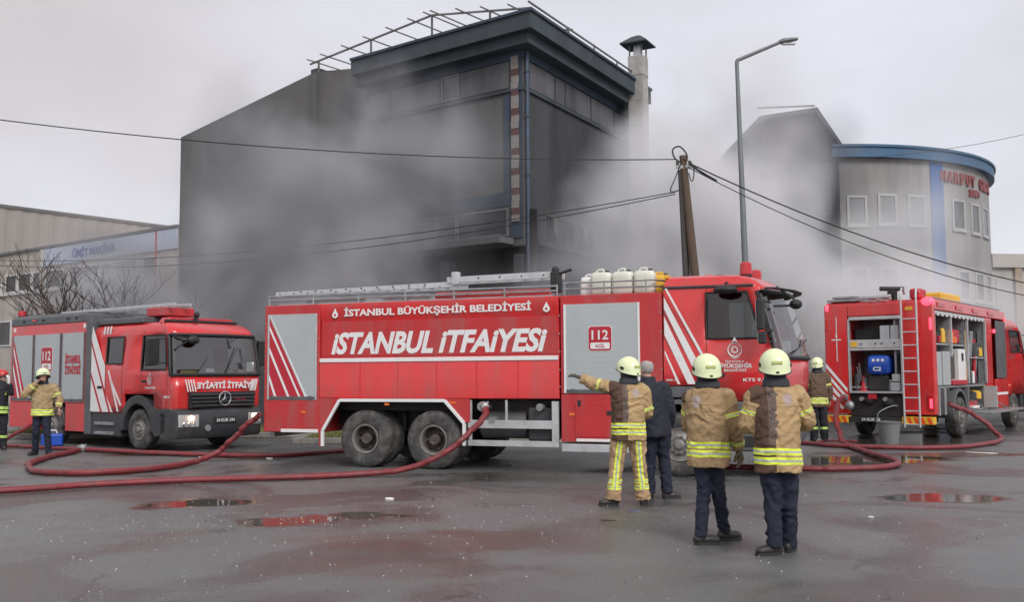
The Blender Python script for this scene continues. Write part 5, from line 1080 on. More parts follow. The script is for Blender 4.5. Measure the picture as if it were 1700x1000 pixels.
def person(label, loc, P, rz=0, scale=1.0, group=None):
    g = thing('person', label, 'person', loc, rz, group, scale); yaw = R(P.get('yaw', 0)); hy = R(P.get('head', P.get('yaw', 0)))
    tx, ty = V(math.cos(yaw), math.sin(yaw), 0), V(-math.sin(yaw), math.cos(yaw), 0); hx, hf = V(math.cos(hy), math.sin(hy), 0), V(-math.sin(hy), math.cos(hy), 0)
    J = {k: Vector(v) for k, v in P['J'].items()}; pel, che, nk, hd = J['pelvis'], J['chest'], J['neck'], J['head']
    fat = P.get('fat', 1.0)
    # ---- the body: one continuous mesh
    b = MB()
    b.rings([ell(pel + V(0, 0, -.08), .13, .10, yaw), ell(pel, .16, .115, yaw), ell((pel + che) / 2, .135, .10, yaw), ell(che, .165, .115, yaw), ell(che + V(0, 0, .13), .14, .09, yaw), ell(nk, .06, .06, yaw)])
    b.tube([nk - V(0, 0, .08), nk + V(0, 0, .02), hd - V(0, 0, .03)], [.065, .056, .056], 12)
    up = V(0, 0, 1); rot = Matrix((hx, hf, up)).transposed()
    b.ball(hd + V(0, 0, .035), (.076, .095, .098), 18, 14, rot=rot); b.ball(hd + hf * .035 - up * .045, (.058, .062, .068), 14, 10, rot=rot)
    b.tube([hd + hf * .092 + up * .03, hd + hf * .112 - up * .012, hd + hf * .092 - up * .022], [.009, .014, .012], 8)      # nose
    b.ball(hd + hf * .088 - up * .055, (.022, .012, .010), 8, 6, rot=rot); b.ball(hd + hf * .082 - up * .09, (.02, .016, .016), 8, 6, rot=rot)
    for s_ in (-1, 1): b.ball(hd + hx * s_ * .079 - up * .005, (.009, .018, .03), 8, 8, rot=rot); b.ball(hd + hx * s_ * .035 + hf * .074 + up * .035, (.026, .014, .008), 8, 6, rot=rot)
    for s_ in ('l', 'r'):
        sh, el, wr = J['sh_' + s_], J['el_' + s_], J['wr_' + s_]; limb(b, [sh, (sh + el) / 2, el, (el + wr) / 2, wr], [.058, .05, .042, .038, .027])
        hd_ = P.get('hand_' + s_, {}); d = Vector(hd_.get('d', (wr - el))); nn = Vector(hd_.get('n', (0, 1, 0))); th = hd_.get('th', 1 if s_ == 'l' else -1)
        hand(b, wr + d.normalized() * .02, d, nn, hd_.get('curl', .35), 1.0, th)
        hp, kn, an = J['hp_' + s_], J['kn_' + s_], J['an_' + s_]; limb(b, [hp, (hp + kn) / 2, kn, (kn * .6 + an * .4), an], [.075, .062, .044, .040, .034])
    me = remesh(b, P.get('res', .0085), 2, 'body'); me.materials.append(SKIN); link('body', me, g)
    for s_ in (-1, 1):
        e = MB(); c = hd + hx * s_ * .032 + hf * .083 + up * .018; e.ball(c, .0125, 12, 8); e.build('eye', M['paper'], g); e = MB(); e.ball(c + hf * .007, (.006, .007, .006), 8, 6, rot=rot); e.build('iris', M['hub'], g)
    # ---- jacket
    hem = P.get('hem', .74); b = MB(); f = fat; pj = V(pel.x, pel.y, 0)
    cz = che.z; hemc = V(pel.x * .9 + che.x * .1, pel.y, hem)
    b.rings([ell(hemc, .225 * f, .165 * f, yaw), ell(hemc + V(0, 0, .10), .222 * f, .162 * f, yaw), ell(V((pel.x + che.x) / 2, (pel.y + che.y) / 2, (hem + cz) / 2 + .05), .212 * f, .152 * f, yaw), ell(che, .225 * f, .150 * f, yaw),
             ell(che + V(0, 0, .09), .218 * f, .135 * f, yaw), ell((che + nk) / 2 + V(0, 0, .08), .165 * f, .11, yaw), ell(nk + V(0, 0, -.01), .095, .09, yaw), ell(nk + V(0, 0, .04), .082, .08, yaw)])
    jr = P.get('sleeve', 1.0)
    for s_ in ('l', 'r'):
        sh, el, wr = J['sh_' + s_], J['el_' + s_], J['wr_' + s_]; limb(b, [che + (sh - che) * .5 + V(0, 0, .06), sh, (sh + el) / 2, el, (el + wr) / 2, wr], [.09 * jr, .094 * jr, .090 * jr, .082 * jr, .078 * jr, .064 * jr])
    me = remesh(b, P.get('cl', .0115), 5, 'jacket'); rumple(me, P.get('rumple', .023), 8, hash(label) % 97 if False else len(label) * 1.7)
    n = len(me.vertices); at = np.full(n, -1.0, np.float32); lat = np.zeros(n, np.float32)
    for i, v in enumerate(me.vertices):
        c = v.co; lat[i] = (c - che).dot(tx); best = .118 * jr
        for s_ in ('l', 'r'):
            A_ = [J['sh_' + s_], J['el_' + s_], J['wr_' + s_]]; l1 = (A_[1] - A_[0]).length; l2 = (A_[2] - A_[1]).length
            for k, (p, q, o_, l_) in enumerate(((A_[0], A_[1], 0, l1), (A_[1], A_[2], l1, l2))):
                t = (c - p).dot(q - p) / max(l_ * l_, 1e-6)
                if t < 0 and k == 0: continue
                t = max(0, min(1.15, t)); dd = (c - (p + (q - p) * t)).length
                if dd < best: best = dd; at[i] = (o_ + t * l_) / (l1 + l2)
    for nm, arr in (('armt', at), ('lat', lat)): a_ = me.attributes.new(nm, 'FLOAT', 'POINT'); a_.data.foreach_set('value', arr)
    me.materials.append(P['jacket']); jk = link('jacket', me, g)
    bvh = BVHTree.FromPolygons([v.co.copy() for v in me.vertices], [tuple(p.vertices) for p in me.polygons])
    b = MB(); b.rings([ell(nk + V(0, 0, -.03), .105, .10, yaw), ell(nk + V(0, 0, .045), .09, .088, yaw), ell(nk + V(0, 0, .05), .08, .078, yaw)]); b.build('collar', P.get('collar', HOOD), g, smooth=60)
    # ---- trousers
    b = MB(); tr = P.get('leg', 1.0)
    b.rings([ell(pel + V(0, 0, -.12), .14 * tr, .115 * tr, yaw), ell(pel + V(0, 0, -.03), .18, .135, yaw), ell(pel + V(0, 0, .1), .165, .125, yaw)])
    for s_ in ('l', 'r'):
        hp, kn, an = J['hp_' + s_], J['kn_' + s_], J['an_' + s_]; cuff = an + V(0, 0, P.get('cuff', -.035)); limb(b, [hp, (hp + kn) / 2, kn, (kn * .5 + an * .5), cuff], [.108 * tr, .098 * tr, .082 * tr, .078 * tr, .074 * tr * P.get('flare', 1)])
    me = remesh(b, P.get('cl', .0115), 4, 'trousers'); rumple(me, P.get('trumple', .019), 9, 3 + len(label)); n = len(me.vertices); at = np.full(n, -1.0, np.float32); lat = np.zeros(n, np.float32)
    for i, v in enumerate(me.vertices):
        c = v.co; bd = 9
        for s_ in ('l', 'r'):
            hp, kn, an = J['hp_' + s_], J['kn_' + s_], J['an_' + s_]; a_, q_ = (hp, kn) if c.z > kn.z else (kn, an); t = max(0, min(1, (a_.z - c.z) / max(a_.z - q_.z, .01))); m_ = a_ + (q_ - a_) * t; d_ = (c - m_).length
            if d_ < bd: bd = d_; lat[i] = (c - m_).dot(tx)
    for nm, arr in (('armt', at), ('lat', lat)): a_ = me.attributes.new(nm, 'FLOAT', 'POINT'); a_.data.foreach_set('value', arr)
    me.materials.append(P['trousers']); link('trousers', me, g)
    # ---- boots
    for s_ in ('l', 'r'):
        an = J['an_' + s_]; fa = R(P['foot_' + s_]); f_ = V(math.cos(fa), math.sin(fa), 0); q_ = V(-f_.y, f_.x, 0); fz = P.get('lift_' + s_, 0); base = V(an.x, an.y, fz)
        b = MB(); b.tube([an + V(0, 0, .05), an, base + V(0, 0, .07)], [.046, .048, .050], 12)
        rt_ = Matrix((f_, q_, V(0, 0, 1))).transposed(); b.ball(base + V(0, 0, .055) - f_ * .02, (.065, .046, .05), 14, 8, rot=rt_); b.ball(base + f_ * .08 + V(0, 0, .05), (.11, .048, .042), 16, 8, rot=rt_); b.ball(base + f_ * .13 + V(0, 0, .044), (.058, .048, .038), 14, 8, rot=rt_)
        me = remesh(b, .009, 3, 'boot')
        for v in me.vertices: v.co.z = max(v.co.z, fz + .018)
        me.materials.append(BOOT); bo = link('boot', me, g)
        pts = []
        for k in range(24):
            a = 2 * math.pi * k / 24; u, w_ = math.cos(a), math.sin(a); pts.append((base + f_ * (.060 + .128 * math.copysign(abs(u) ** .8, u)) + q_ * (.047 * math.copysign(abs(w_) ** .7, w_) * (1 if u > -.2 else .86)))[:2])
        MB().prism(pts, 'z', fz + .001, fz + .028).build('sole', M['black'], bo)
    # ---- headgear
    hel = P.get('helmet', HEL)
    if hel:
        hm = sub('helmet', g, tuple(hd + V(0, 0, .045)), (R(P.get('tilt', 0)), 0, hy)); b = MB(); rr = []
        for i in range(15):
            t = i / 14; th = max(.02, t * R(114)); ring = []
            for k in range(28):
                a = 2 * math.pi * k / 28; c, s_ = math.cos(a), math.sin(a); back = max(0, -s_); front = max(0, s_)
                z = .142 * math.cos(th) * (1 + .0 * back); z -= t ** 3 * (.045 * back - .06 * front)
                fl = 1 + .05 * t ** 8; rx = .137 * math.sin(min(th, R(100))) * fl; ry = .162 * math.sin(min(th, R(100))) * fl
                ring.append(V(rx * c, ry * s_ - .008, z))
            rr.append(ring)
        rr += [[V(p.x * .93, p.y * .93, p.z + .004) for p in rr[-1]], [V(p.x * .9, p.y * .9, p.z + .05) for p in rr[-1]]]
        b.rings(rr, caps=False); b.add(rr[0], [list(range(28))]); b.build('shell', hel, hm, smooth=50)
        MB().tube([p * 1.005 for p in rr[14]], .006, 6, closed=True).build('brim_edge', M['black'], hm)
        for s_ in (-1, 1):
            b = MB(); b.box(-.012, .012, -.028, .028, -.018, .018); o_ = b.build('vent', M['black'], hm, bevel=.006, loc=(s_ * .133, -.03, -.005), rot=(R(20), 0, 0)); 
        b = MB(); b.box(-.045, .045, -.012, .012, -.014, .014); b.build('rear_plate', mat('helmet_decal', (.42, .46, .16), .5, var=.1) if 'hdec' not in M else M['hdec'], hm, bevel=.004, loc=(0, -.165, .01), rot=(R(-10), 0, 0))
        b = MB(); b.ball((0, -.163, -.08), (.022, .014, .016), 8, 6); b.build('nape_wheel', M['black'], hm)
        if P.get('visor'):
            b = MB(); b.rings([[V(.12 * math.cos(a), .15 * math.sin(a) + .005, z) for a in [R(20 + 140 * k / 12) for k in range(13)]] for z in (-.005, .05)], caps=False); b.build('visor', M['glass'], hm)
        b = MB(); c0 = hd - up * .01
        b.rings([ell(c0 - hf * .012, .098, .108, hy), ell(hd - up * .07 - hf * .012, .095, .10, hy), ell(nk + V(0, 0, .03), .112, .106, yaw), ell(nk - V(0, 0, .025), .125, .112, yaw)], caps=False)
        if P.get('face'):   # keep the cloth off the face
            bm = bmesh.new(); me = b.mesh('neck_guard', HOOD, 60); bm.from_mesh(me); bmesh.ops.delete(bm, geom=[f_ for f_ in bm.faces if (f_.calc_center_median() - hd).dot(hf) > .03 and f_.calc_center_median().z > nk.z + .02], context='FACES'); bm.to_mesh(me); bm.free(); link('neck_guard', me, g)
        else: b.build('neck_guard', HOOD, g, smooth=60)
    if P.get('hair'):
        b = MB(); b.ball(hd + up * .04 - hf * .012, (.083, .098, .102), 20, 14, rot=rot); me = b.mesh('hair', P['hair'], 60)
        bm = bmesh.new(); bm.from_mesh(me)
        bmesh.ops.delete(bm, geom=[f_ for f_ in bm.faces if (f_.calc_center_median() - hd).dot(hf) > .045 or f_.calc_center_median().z < hd.z - .03 or ((f_.calc_center_median() - hd).z > .118)], context='FACES'); bm.to_mesh(me); bm.free(); link('hair', me, g)
    for s_ in ('l', 'r'):
        if P.get('glove_' + s_):
            wr, el = J['wr_' + s_], J['el_' + s_]; hd_ = P.get('hand_' + s_, {}); d = Vector(hd_.get('d', (wr - el))); b = MB(); hand(b, wr + d.normalized() * .02, d, Vector(hd_.get('n', (0, 1, 0))), hd_.get('curl', .35), 1.04, hd_.get('th', 1 if s_ == 'l' else -1), .004)
            me = remesh(b, .006, 2, 'glove'); me.materials.append(P['glove_' + s_]); link('glove', me, g)
    # lettering strip down the back
    def stick(s, lat_, z0, h, w, mm, vertical=True, off=.005):
        o = che + tx * lat_; right = (0, 0, -1) if vertical else tuple(tx); upv = tuple(tx) if vertical else (0, 0, 1)
        ob = text(s, (o.x, o.y, z0), right, upv, h, w, mm, g, bold=.03, thick=.001); mv = 0
        for v in ob.data.vertices:
            hit = bvh.ray_cast(v.co - ty * .6, ty, 1.0)
            if hit[0]: v.co = hit[0] - ty * off; mv += 1
    for a_ in P.get('text', []): stick(*a_)
    # small reflective crest on the back
    return g
SW = mat('worn_grey_print', (.26, .23, .21), .8, var=.15)
def J_(**k): return k
JK1 = cloth('tan_turnout_cloth', TAN, (.925, .845), (.30,), panel=(-.24, -.035), strip=(-.068, .98), spot=(.085, 1.39))
person('firefighter nearest the camera, back turned, left half of his tan coat dark brown', (2.36, 9.05, 0), dict(yaw=-2, head=-6, hem=.735, jacket=JK1, trousers=NAVY, fat=.98, sleeve=.93,
    J=J_(pelvis=(.03, 0, .93), chest=(.02, 0, 1.27), neck=(.03, .0, 1.535), head=(.03, .03, 1.665), sh_l=(-.165, 0, 1.43), el_l=(-.235, .05, 1.16), wr_l=(-.10, .25, 1.12), sh_r=(.225, 0, 1.43), el_r=(.325, .06, 1.18), wr_r=(.22, .27, 1.15),
         hp_l=(-.055, 0, .90), kn_l=(-.02, .03, .50), an_l=(-.02, 0, .10), hp_r=(.115, 0, .90), kn_r=(.14, .06, .50), an_r=(.145, .14, .10)),
    foot_l=195, foot_r=60, leg=1.0, text=[('İTFAİYE', -.075, 1.46, .055, .42, SW)], hand_l=dict(d=(.7, .5, 0)), hand_r=dict(d=(-.7, .5, .1)), collar=HOOD), rz=0)
JK2 = cloth('worn_tan_turnout_cloth', (.36, .245, .135), (.945, .865), (.33, .86), panel=(-.25, -.19), spot=(-.07, 1.36))
person('firefighter in a worn all-tan coat and navy trousers, right arm hanging, one foot forward', (1.90, 9.62, 0), dict(fat=.94, sleeve=.88, yaw=-24, head=4, hem=.735, jacket=JK2, trousers=NAVY,
    J=J_(pelvis=(-.02, 0, .93), chest=(-.035, 0, 1.27), neck=(-.02, 0, 1.52), head=(-.02, .03, 1.635), sh_l=(-.17, .07, 1.41), el_l=(-.19, .16, 1.14), wr_l=(-.10, .33, 1.06), sh_r=(.15, -.07, 1.41), el_r=(.225, -.05, 1.10), wr_r=(.275, .04, .90),
         hp_l=(-.10, .0, .90), kn_l=(-.07, .03, .50), an_l=(-.115, -.02, .10), hp_r=(.05, 0, .90), kn_r=(.075, .06, .50), an_r=(.16, .22, .12)),
    foot_l=10, foot_r=20, lift_r=.0, leg=.84, hand_r=dict(d=(.15, .1, -1), n=(-.6, .6, 0), curl=.3, th=-1), glove_r=GLOVE2, hand_l=dict(d=(.7, .5, -.1))))
JK3 = cloth('tan_turnout_coat', TAN, (.99, .905), (.42,), panel=(-.24, -.03), strip=(-.058, 1.02), spot=(.08, 1.39)); TR3 = cloth('tan_turnout_trousers', (.40, .27, .16), legs=(.30, .225), vert=(-.005,))
person('firefighter pointing with an outstretched arm, tan coat and tan trousers with lime tape', (1.42, 12.46, 0), dict(yaw=3, head=38, hem=.80, jacket=JK3, trousers=TR3, leg=1.12, flare=1.25, fat=.98,
    J=J_(pelvis=(.02, 0, .95), chest=(.02, 0, 1.28), neck=(.03, 0, 1.53), head=(.03, .03, 1.66), sh_l=(-.15, .01, 1.45), el_l=(-.38, .13, 1.50), wr_l=(-.54, .24, 1.575), sh_r=(.20, 0, 1.42), el_r=(.27, .07, 1.15), wr_r=(.12, .27, 1.10),
         hp_l=(-.08, 0, .92), kn_l=(-.13, .03, .52), an_l=(-.18, .0, .10), hp_r=(.12, 0, .92), kn_r=(.15, .03, .52), an_r=(.195, .06, .10)),
    foot_l=190, foot_r=75, glove_l=GLOVE, hand_l=dict(d=(-.8, .5, .3), n=(0, .3, -1), curl=.2, th=-1), hand_r=dict(d=(-.7, .5, 0)), text=[('İTFAİYE', -.065, 1.44, .045, .36, SW)]))
person('grey-haired man in dark navy work clothes standing behind the pointing firefighter', (1.91, 13.1, 0), dict(res=.0105, yaw=30, head=40, hem=.80, jacket=NAVYJ, trousers=NAVY, helmet=None, hair=mat('grey_hair', (.33, .31, .30), .8, var=.2, scale=40), collar=NAVYJ, rumple=.011,
    J=J_(pelvis=(-.03, 0, .95), chest=(-.08, 0, 1.29), neck=(-.13, 0, 1.54), head=(-.15, .02, 1.67), sh_l=(-.26, -.08, 1.44), el_l=(-.30, .1, 1.18), wr_l=(-.2, .3, 1.15), sh_r=(.08, .06, 1.44), el_r=(.16, .05, 1.14), wr_r=(.17, .16, .93),
         hp_l=(-.12, 0, .92), kn_l=(-.12, .05, .52), an_l=(-.12, .05, .10), hp_r=(.06, 0, .92), kn_r=(.07, .05, .52), an_r=(.10, .0, .10)),
    foot_l=80, foot_r=15, fat=.96, text=[('■', .12, 1.40, .09, .09, M['paper'], False)] if False else []))
JK5 = cloth('tan_turnout_coat_front', (.37, .27, .15), (.93, .87), (.34, .84))
person('firefighter walking beside the left engine with one hand raised to his mouth', (-9.85, 20.9, 0), dict(res=.0105, yaw=200, head=215, hem=.82, jacket=JK5, trousers=NAVY, visor=1, face=1,
    J=J_(pelvis=(.02, 0, .93), chest=(.0, 0, 1.27), neck=(0, 0, 1.51), head=(.02, -.03, 1.64), sh_l=(.19, .08, 1.42), el_l=(.32, .10, 1.18), wr_l=(.36, -.02, .98), sh_r=(-.19, -.06, 1.42), el_r=(-.27, -.22, 1.26), wr_r=(-.04, -.20, 1.50),
         hp_l=(.09, 0, .90), kn_l=(.15, -.06, .50), an_l=(.17, -.02, .10), hp_r=(-.08, 0, .90), kn_r=(-.10, -.02, .50), an_r=(-.17, .12, .12)),
    foot_l=-40, foot_r=-110, leg=.9, hand_r=dict(d=(.5, .1, .6), n=(.5, .2, -.6), curl=.6, th=1), hand_l=dict(d=(.1, 0, -1))))
DK = cloth('dark_turnout_cloth', (.025, .027, .035), (.95, .86), (.34,), lime=(.5, .8, .05)); DKT = cloth('dark_turnout_trousers', (.022, .024, .03), legs=(.30,), lime=(.5, .8, .05))
person('firefighter in dark kit and red helmet at the far left edge, partly cut off', (-11.62, 22.6, 0), dict(res=.0105, yaw=150, head=250, hem=.80, jacket=DK, trousers=DKT, helmet=HELR, face=1, leg=1.1, glove_r=M['hdpew'],
    J=J_(pelvis=(0, 0, .93), chest=(0, 0, 1.27), neck=(.02, 0, 1.51), head=(.03, 0, 1.64), sh_l=(-.18, .05, 1.42), el_l=(-.25, .0, 1.14), wr_l=(-.2, -.15, .95), sh_r=(.18, -.05, 1.42), el_r=(.30, -.1, 1.28), wr_r=(.30, -.2, 1.50),
         hp_l=(-.09, 0, .90), kn_l=(-.11, .0, .50), an_l=(-.12, .0, .10), hp_r=(.09, 0, .90), kn_r=(.10, 0, .50), an_r=(.12, 0, .10)), foot_l=-80, foot_r=-50, hand_r=dict(d=(0, 0, 1), n=(-1, 0, 0))))
JK7 = cloth('dull_brown_turnout_cloth', (.13, .085, .06), (.93, .86), (.34,))
person('firefighter in a dull brown coat standing between tanker cab and rescue truck', (7.22, 23.6, 0), dict(res=.0105, yaw=10, head=-30, hem=.75, jacket=JK7, trousers=DKT, leg=1.1,
    J=J_(pelvis=(0, 0, .93), chest=(0, 0, 1.27), neck=(0, 0, 1.53), head=(.01, .03, 1.66), sh_l=(-.19, 0, 1.43), el_l=(-.26, .05, 1.16), wr_l=(-.12, .25, 1.12), sh_r=(.19, 0, 1.43), el_r=(.25, .0, 1.13), wr_r=(.26, .05, .9),
         hp_l=(-.09, 0, .90), kn_l=(-.10, .0, .50), an_l=(-.11, .0, .10), hp_r=(.09, 0, .90), kn_r=(.10, 0, .50), an_r=(.12, 0, .10)), foot_l=95, foot_r=80), scale=1.08)
# ------------------------------------------------------------------ hoses
hosem = mat('red_rubberised_hose', (.19, .024, .030), .5, var=.25, scale=6, dirt=.5, dirtcol=(.14, .08, .075), dscale=4, bump=.25, bscale=60)
def hose(label, pts, r=.055, name='hose', cp=None, group='fire hoses laid over the ground'):
    g = thing(name, label, 'hose', (0, 0, 0), group=None); P = smooth_path([V(*p) for p in pts], 14)
    for i, p in enumerate(P): w = .016 * math.sin(i * .37 + len(label)) + .012 * math.sin(i * .91) + .006 * math.sin(i * 1.9); P[i] = p + V(w, w * .8, 0 if p.z < r * 1.6 else w * .3); P[i].z = max(P[i].z, r * .9)
    MB().tube(P, r, 12, flat=.84).build('hose_jacket', hosem, g, smooth=60)
    for q, d in (cp or []):
        q = V(*q); d = V(*d).normalized(); b = MB(); b.tube([q - d * .16, q - d * .15, q - d * .02, q - d * .019, q + d * .019, q + d * .02, q + d * .15, q + d * .16], [.05, r * 1.15, r * 1.2, r * 1.45, r * 1.45, r * 1.2, r * 1.15, .05], 14)
        for a in (0, 120, 240):
            u = d.orthogonal().normalized(); u = Matrix.Rotation(R(a), 3, d) @ u; b.tube([q + u * r * 1.2, q + u * (r * 1.2 + .045)], .018, 6)
        b.build('coupling', M['steel'], g)
    return g
r = .058
hose('long red hose in the foreground rising to the tanker outlet beside its rear wheels', [(-9.2, 13.2, r), (-7.15, 14.0, r), (-6.19, 14.71, r), (-4.88, 15.3, r), (-3.47, 15.6, r), (-2.5, 16.0, r), (-1.75, 16.1, .12), (-1.2, 16.1, .32), (-.75, 16.2, .64), (-.45, 16.6, .98), (-.49, 16.9, 1.09)], r, cp=[((-.49, 16.9, 1.09), (-.2, 1, 0))])
hose('red hose lifted to the tanker rear, looping back on itself over the ground', [(-4.66, 18.45, .92), (-4.9, 18.5, .74), (-5.15, 18.55, .50), (-5.45, 18.6, .24), (-5.75, 18.3, .09), (-6.1, 17.3, r), (-6.93, 16.5, r), (-7.84, 16.7, r), (-8.63, 17.85, r), (-9.11, 19.4, r), (-9.25, 20.6, r), (-9.35, 21.6, r)], r, cp=[((-9.42, 21.9, .08), (-.6, .9, 0))])
hose('red hose running straight from the coupling to beneath the tanker', [(-9.4, 21.9, r), (-8.6, 21.4, r), (-7.51, 20.76, r), (-6.4, 20.25, r), (-5.38, 19.9, r), (-4.41, 19.9, r), (-3.6, 20.9, r), (-2.6, 21.9, r)], r)
hose('red hose curving behind the walking firefighter and up beside the left engine', [(-9.5, 22.0, r), (-10.3, 22.3, r), (-11.2, 22.9, r), (-11.9, 23.3, r), (-12.3, 24.2, .1), (-12.1, 25.4, .5)], .05)
hose('red hose hanging from the rescue truck rear and folding in a wide bend', [(8.07, 24.4, 1.02), (7.85, 24.1, .9), (7.6, 23.5, .5), (7.45, 22.7, .12), (7.25, 21.6, r), (7.04, 20.2, r), (6.92, 18.9, r), (6.75, 17.6, r), (6.2, 16.7, r), (5.4, 16.4, r), (4.7, 16.45, r), (3.9, 16.7, r), (3.2, 17.1, r)], r)
hose('dull red hose swinging round the rear wheel of the rescue truck', [(5.2, 24.5, r), (6.3, 23.0, r), (6.95, 21.6, r), (8.05, 20.9, r), (9.27, 20.95, r), (10.45, 22.0, r), (11.3, 23.2, r), (11.55, 24.0, .2), (11.3, 24.2, .5), (10.85, 24.05, .72), (10.4, 23.85, .86)], r)
hose('thin dark hose snaking on the ground behind the rescue truck', [(5.6, 23.2, .03), (6.2, 22.6, .03), (6.9, 22.9, .03), (7.4, 23.6, .03), (8.0, 23.3, .03)], .028)
# bucket and small litter
g = thing('bucket', 'grey plastic bucket standing behind the rescue truck under its ladder', 'bucket', (8.63, 22.95, 0))
b = MB(); b.lathe([(.001, .012), (.185, .012), (.188, .0), (.20, .0), (.255, .47), (.275, .475), (.275, .50), (.245, .50), (.19, .03), (.001, .03)], n=28); b.build('pail', mat('grey_bucket_plastic', (.17, .18, .185), .5, var=.1, dirt=.3), g)
b = MB(); b.tube(smooth_path([V(-.26, 0, .46), V(-.24, 0, .68), V(-.06, 0, .80), V(.16, .05, .86), V(.25, .08, .84)], 5), .009, 6); b.build('handle', M['steel'], g)
g = thing('canister', 'blue plastic canister on the ground by the rear wheel of the left engine', 'canister', (-10.9, 23.7, 0), 20); b = MB(); b.box(-.24, .24, -.15, .15, 0, .30); b.build('can', M['blue'], g, bevel=.05); b = MB(); b.tube([V(-.1, 0, .3), V(-.08, 0, .37), V(.08, 0, .37), V(.1, 0, .3)], .018, 6); b.build('handle', M['white'], g)
rnd2 = random.Random(11)
def scrap(lab, x, y, w, h, mm, z=.006, rz=0):
    b = MB(); n = 7; pts = [(w * (.8 + .4 * rnd2.random()) * math.cos(2 * math.pi * k / n), h * (.8 + .4 * rnd2.random()) * math.sin(2 * math.pi * k / n)) for k in range(n)]; b.prism(pts, 'z', 0, z); o = b.build('scrap', mm, loc=(x, y, .001)); o.rotation_euler = (R(4), R(3), R(rz)); return tag(o, lab, 'litter')
scrap('white scrap of paper on the wet ground right of the nearest firefighter', 4.03, 11.35, .035, .02, M['paper'])
scrap('faint blue scrap on the ground in front of the pointing firefighter', 1.45, 11.9, .10, .03, mat('faded_blue_scrap', (.10, .12, .26), .6), .003)
scrap('long pale strip lying near the rescue truck hose at the right', 9.55, 20.0, .50, .03, M['paper'], rz=3)
scrap('white crumpled scrap beside the hose in front of the left engine', -4.75, 19.6, .07, .03, M['paper'], .03)
scrap('small white scrap between the hoses near the left engine', -6.2, 19.9, .04, .03, M['paper'], .03)
scrap('small dark twig-like scrap left of the pointing firefighter on the asphalt', 1.05, 11.2, .11, .012, M['black'])
scrap('white fragment in the middle of the foreground asphalt', -1.62, 13.2, .06, .03, M['paper'], .02)
# ------------------------------------------------------------------ lamp post, pole and wires
lampm = mat('grey_lamp_post', (.17, .19, .20), .5, .3, var=.08, dirt=.2)
g = thing('street_lamp', 'tall grey street lamp with a bent arm and flat head, behind the tanker cab', 'street lamp', (6.20, 26, 0))
b = MB(); b.tube([V(0, 0, 0), V(0, 0, .5), V(-.06, 0, 4.5), V(-.16, 0, 9.95)], [.12, .11, .085, .05], 14); b.build('post', lampm, g)
b = MB(); b.tube([V(-.16, 0, 9.85), V(-.14, 0, 9.97), V(.0, 0, 10.03), V(.98, -.1, 10.42)], [.055, .055, .05, .042], 10); b.build('arm', lampm, g)
b = MB(); rr = [[V(.95 + x, -.1 + y * w, 10.43 + x * .16 + z * h) for y, z in ((-1, -.3), (-.7, 1), (.7, 1), (1, -.3), (.6, -1), (-.6, -1))] for x, w, h in ((0, .05, .04), (.08, .10, .06), (.3, .12, .05), (.5, .07, .03))]; b.rings(rr); b.build('lamp_head', lampm, g)
MB().box(1.05, 1.38, -.17, -.03, 10.36, 10.385).build('lamp_glass', M['lens'], g)
woodm = mat('weathered_pole_wood', (.10, .068, .048), .85, var=.3, scale=3, dirt=.6, dirtcol=(.06, .045, .035), dscale=3, bump=.4, bscale=30)
g = thing('utility_pole', 'leaning timber utility pole with a second prop pole and cable loops on top', 'utility pole', (4.62, 24, 0))
b = MB(); b.tube([V(.0, 0, 0), V(-.18, 0, 4), V(-.42, 0, 6.95)], [.125, .11, .085], 12); b.build('pole', woodm, g)
b = MB(); b.tube([V(-.30, .25, 0), V(-.36, .15, 4), V(-.47, .05, 6.6)], [.10, .09, .07], 10); b.build('prop_pole', mat('dark_prop_pole', (.07, .065, .06), .8, var=.2, bump=.3), g)
b = MB(); b.box(-.60, -.22, -.08, -.03, 6.62, 6.70); b.build('cross_bar', M['steel'], g)
for x in (-.56, -.26): MB().lathe([(.001, 0), (.035, 0), (.045, .04), (.03, .07), (.045, .1), (.001, .12)], (x, -.05, 6.70), 'z', 10).build('insulator', M['hub'], g)
b = MB(); b.tube(smooth_path([V(-.62, 0, 6.9), V(-.66, 0, 7.1), V(-.5, 0, 7.18), V(-.34, 0, 7.02), V(-.32, 0, 6.85), V(-.45, 0, 6.78)], 5, True), .02, 6, closed=True); b.build('cable_loop', M['black'], g)
b = MB(); b.tube(smooth_path([V(-.42, -.1, 6.85), V(-.2, -.12, 6.7), V(-.18, -.1, 6.4), V(-.24, -.1, 6.3), V(-.3, -.1, 6.5)], 5), .014, 6); b.build('cable_tail', M['black'], g)
b = MB(); b.tube(smooth_path([V(-.48, -.1, 6.75), V(-.62, -.12, 6.4), V(-.75, -.1, 6.05), V(-.45, -.1, 6.1)], 5), .014, 6); b.build('cable_tail', M['black'], g)
cabm = mat('black_cable', (.02, .02, .022), .7)
def wire(label, a, c, sag, r=.018):
    a, c = V(*a), V(*c); P = [a.lerp(c, t / 24) - V(0, 0, sag * 4 * (t / 24) * (1 - t / 24)) for t in range(25)]; o = MB().tube(P, r, 6).build('overhead_cable', cabm, smooth=60); return tag(o, label, 'cable')
wire('single overhead cable crossing the factory front high up from the pole top', (4.05, 24, 6.86), (-13.5, 22.5, 7.8), .35, .013)
wire('upper of two slack cables sagging from the pole to the low workshop', (4.0, 24, 6.05), (-24, 40, 6.55), .75, .012)
wire('lower of two slack cables sagging from the pole to the low workshop', (4.0, 24, 6.0), (-24, 40, 6.45), .95, .012)
wire('thicker black cable falling from the pole towards the right edge', (4.32, 23.9, 6.75), (22, 30, 3.6), .95, .018)
wire('thinner black cable just below the thick one falling from the pole', (4.30, 23.9, 6.65), (22, 30.5, 3.5), 1.15, .013)
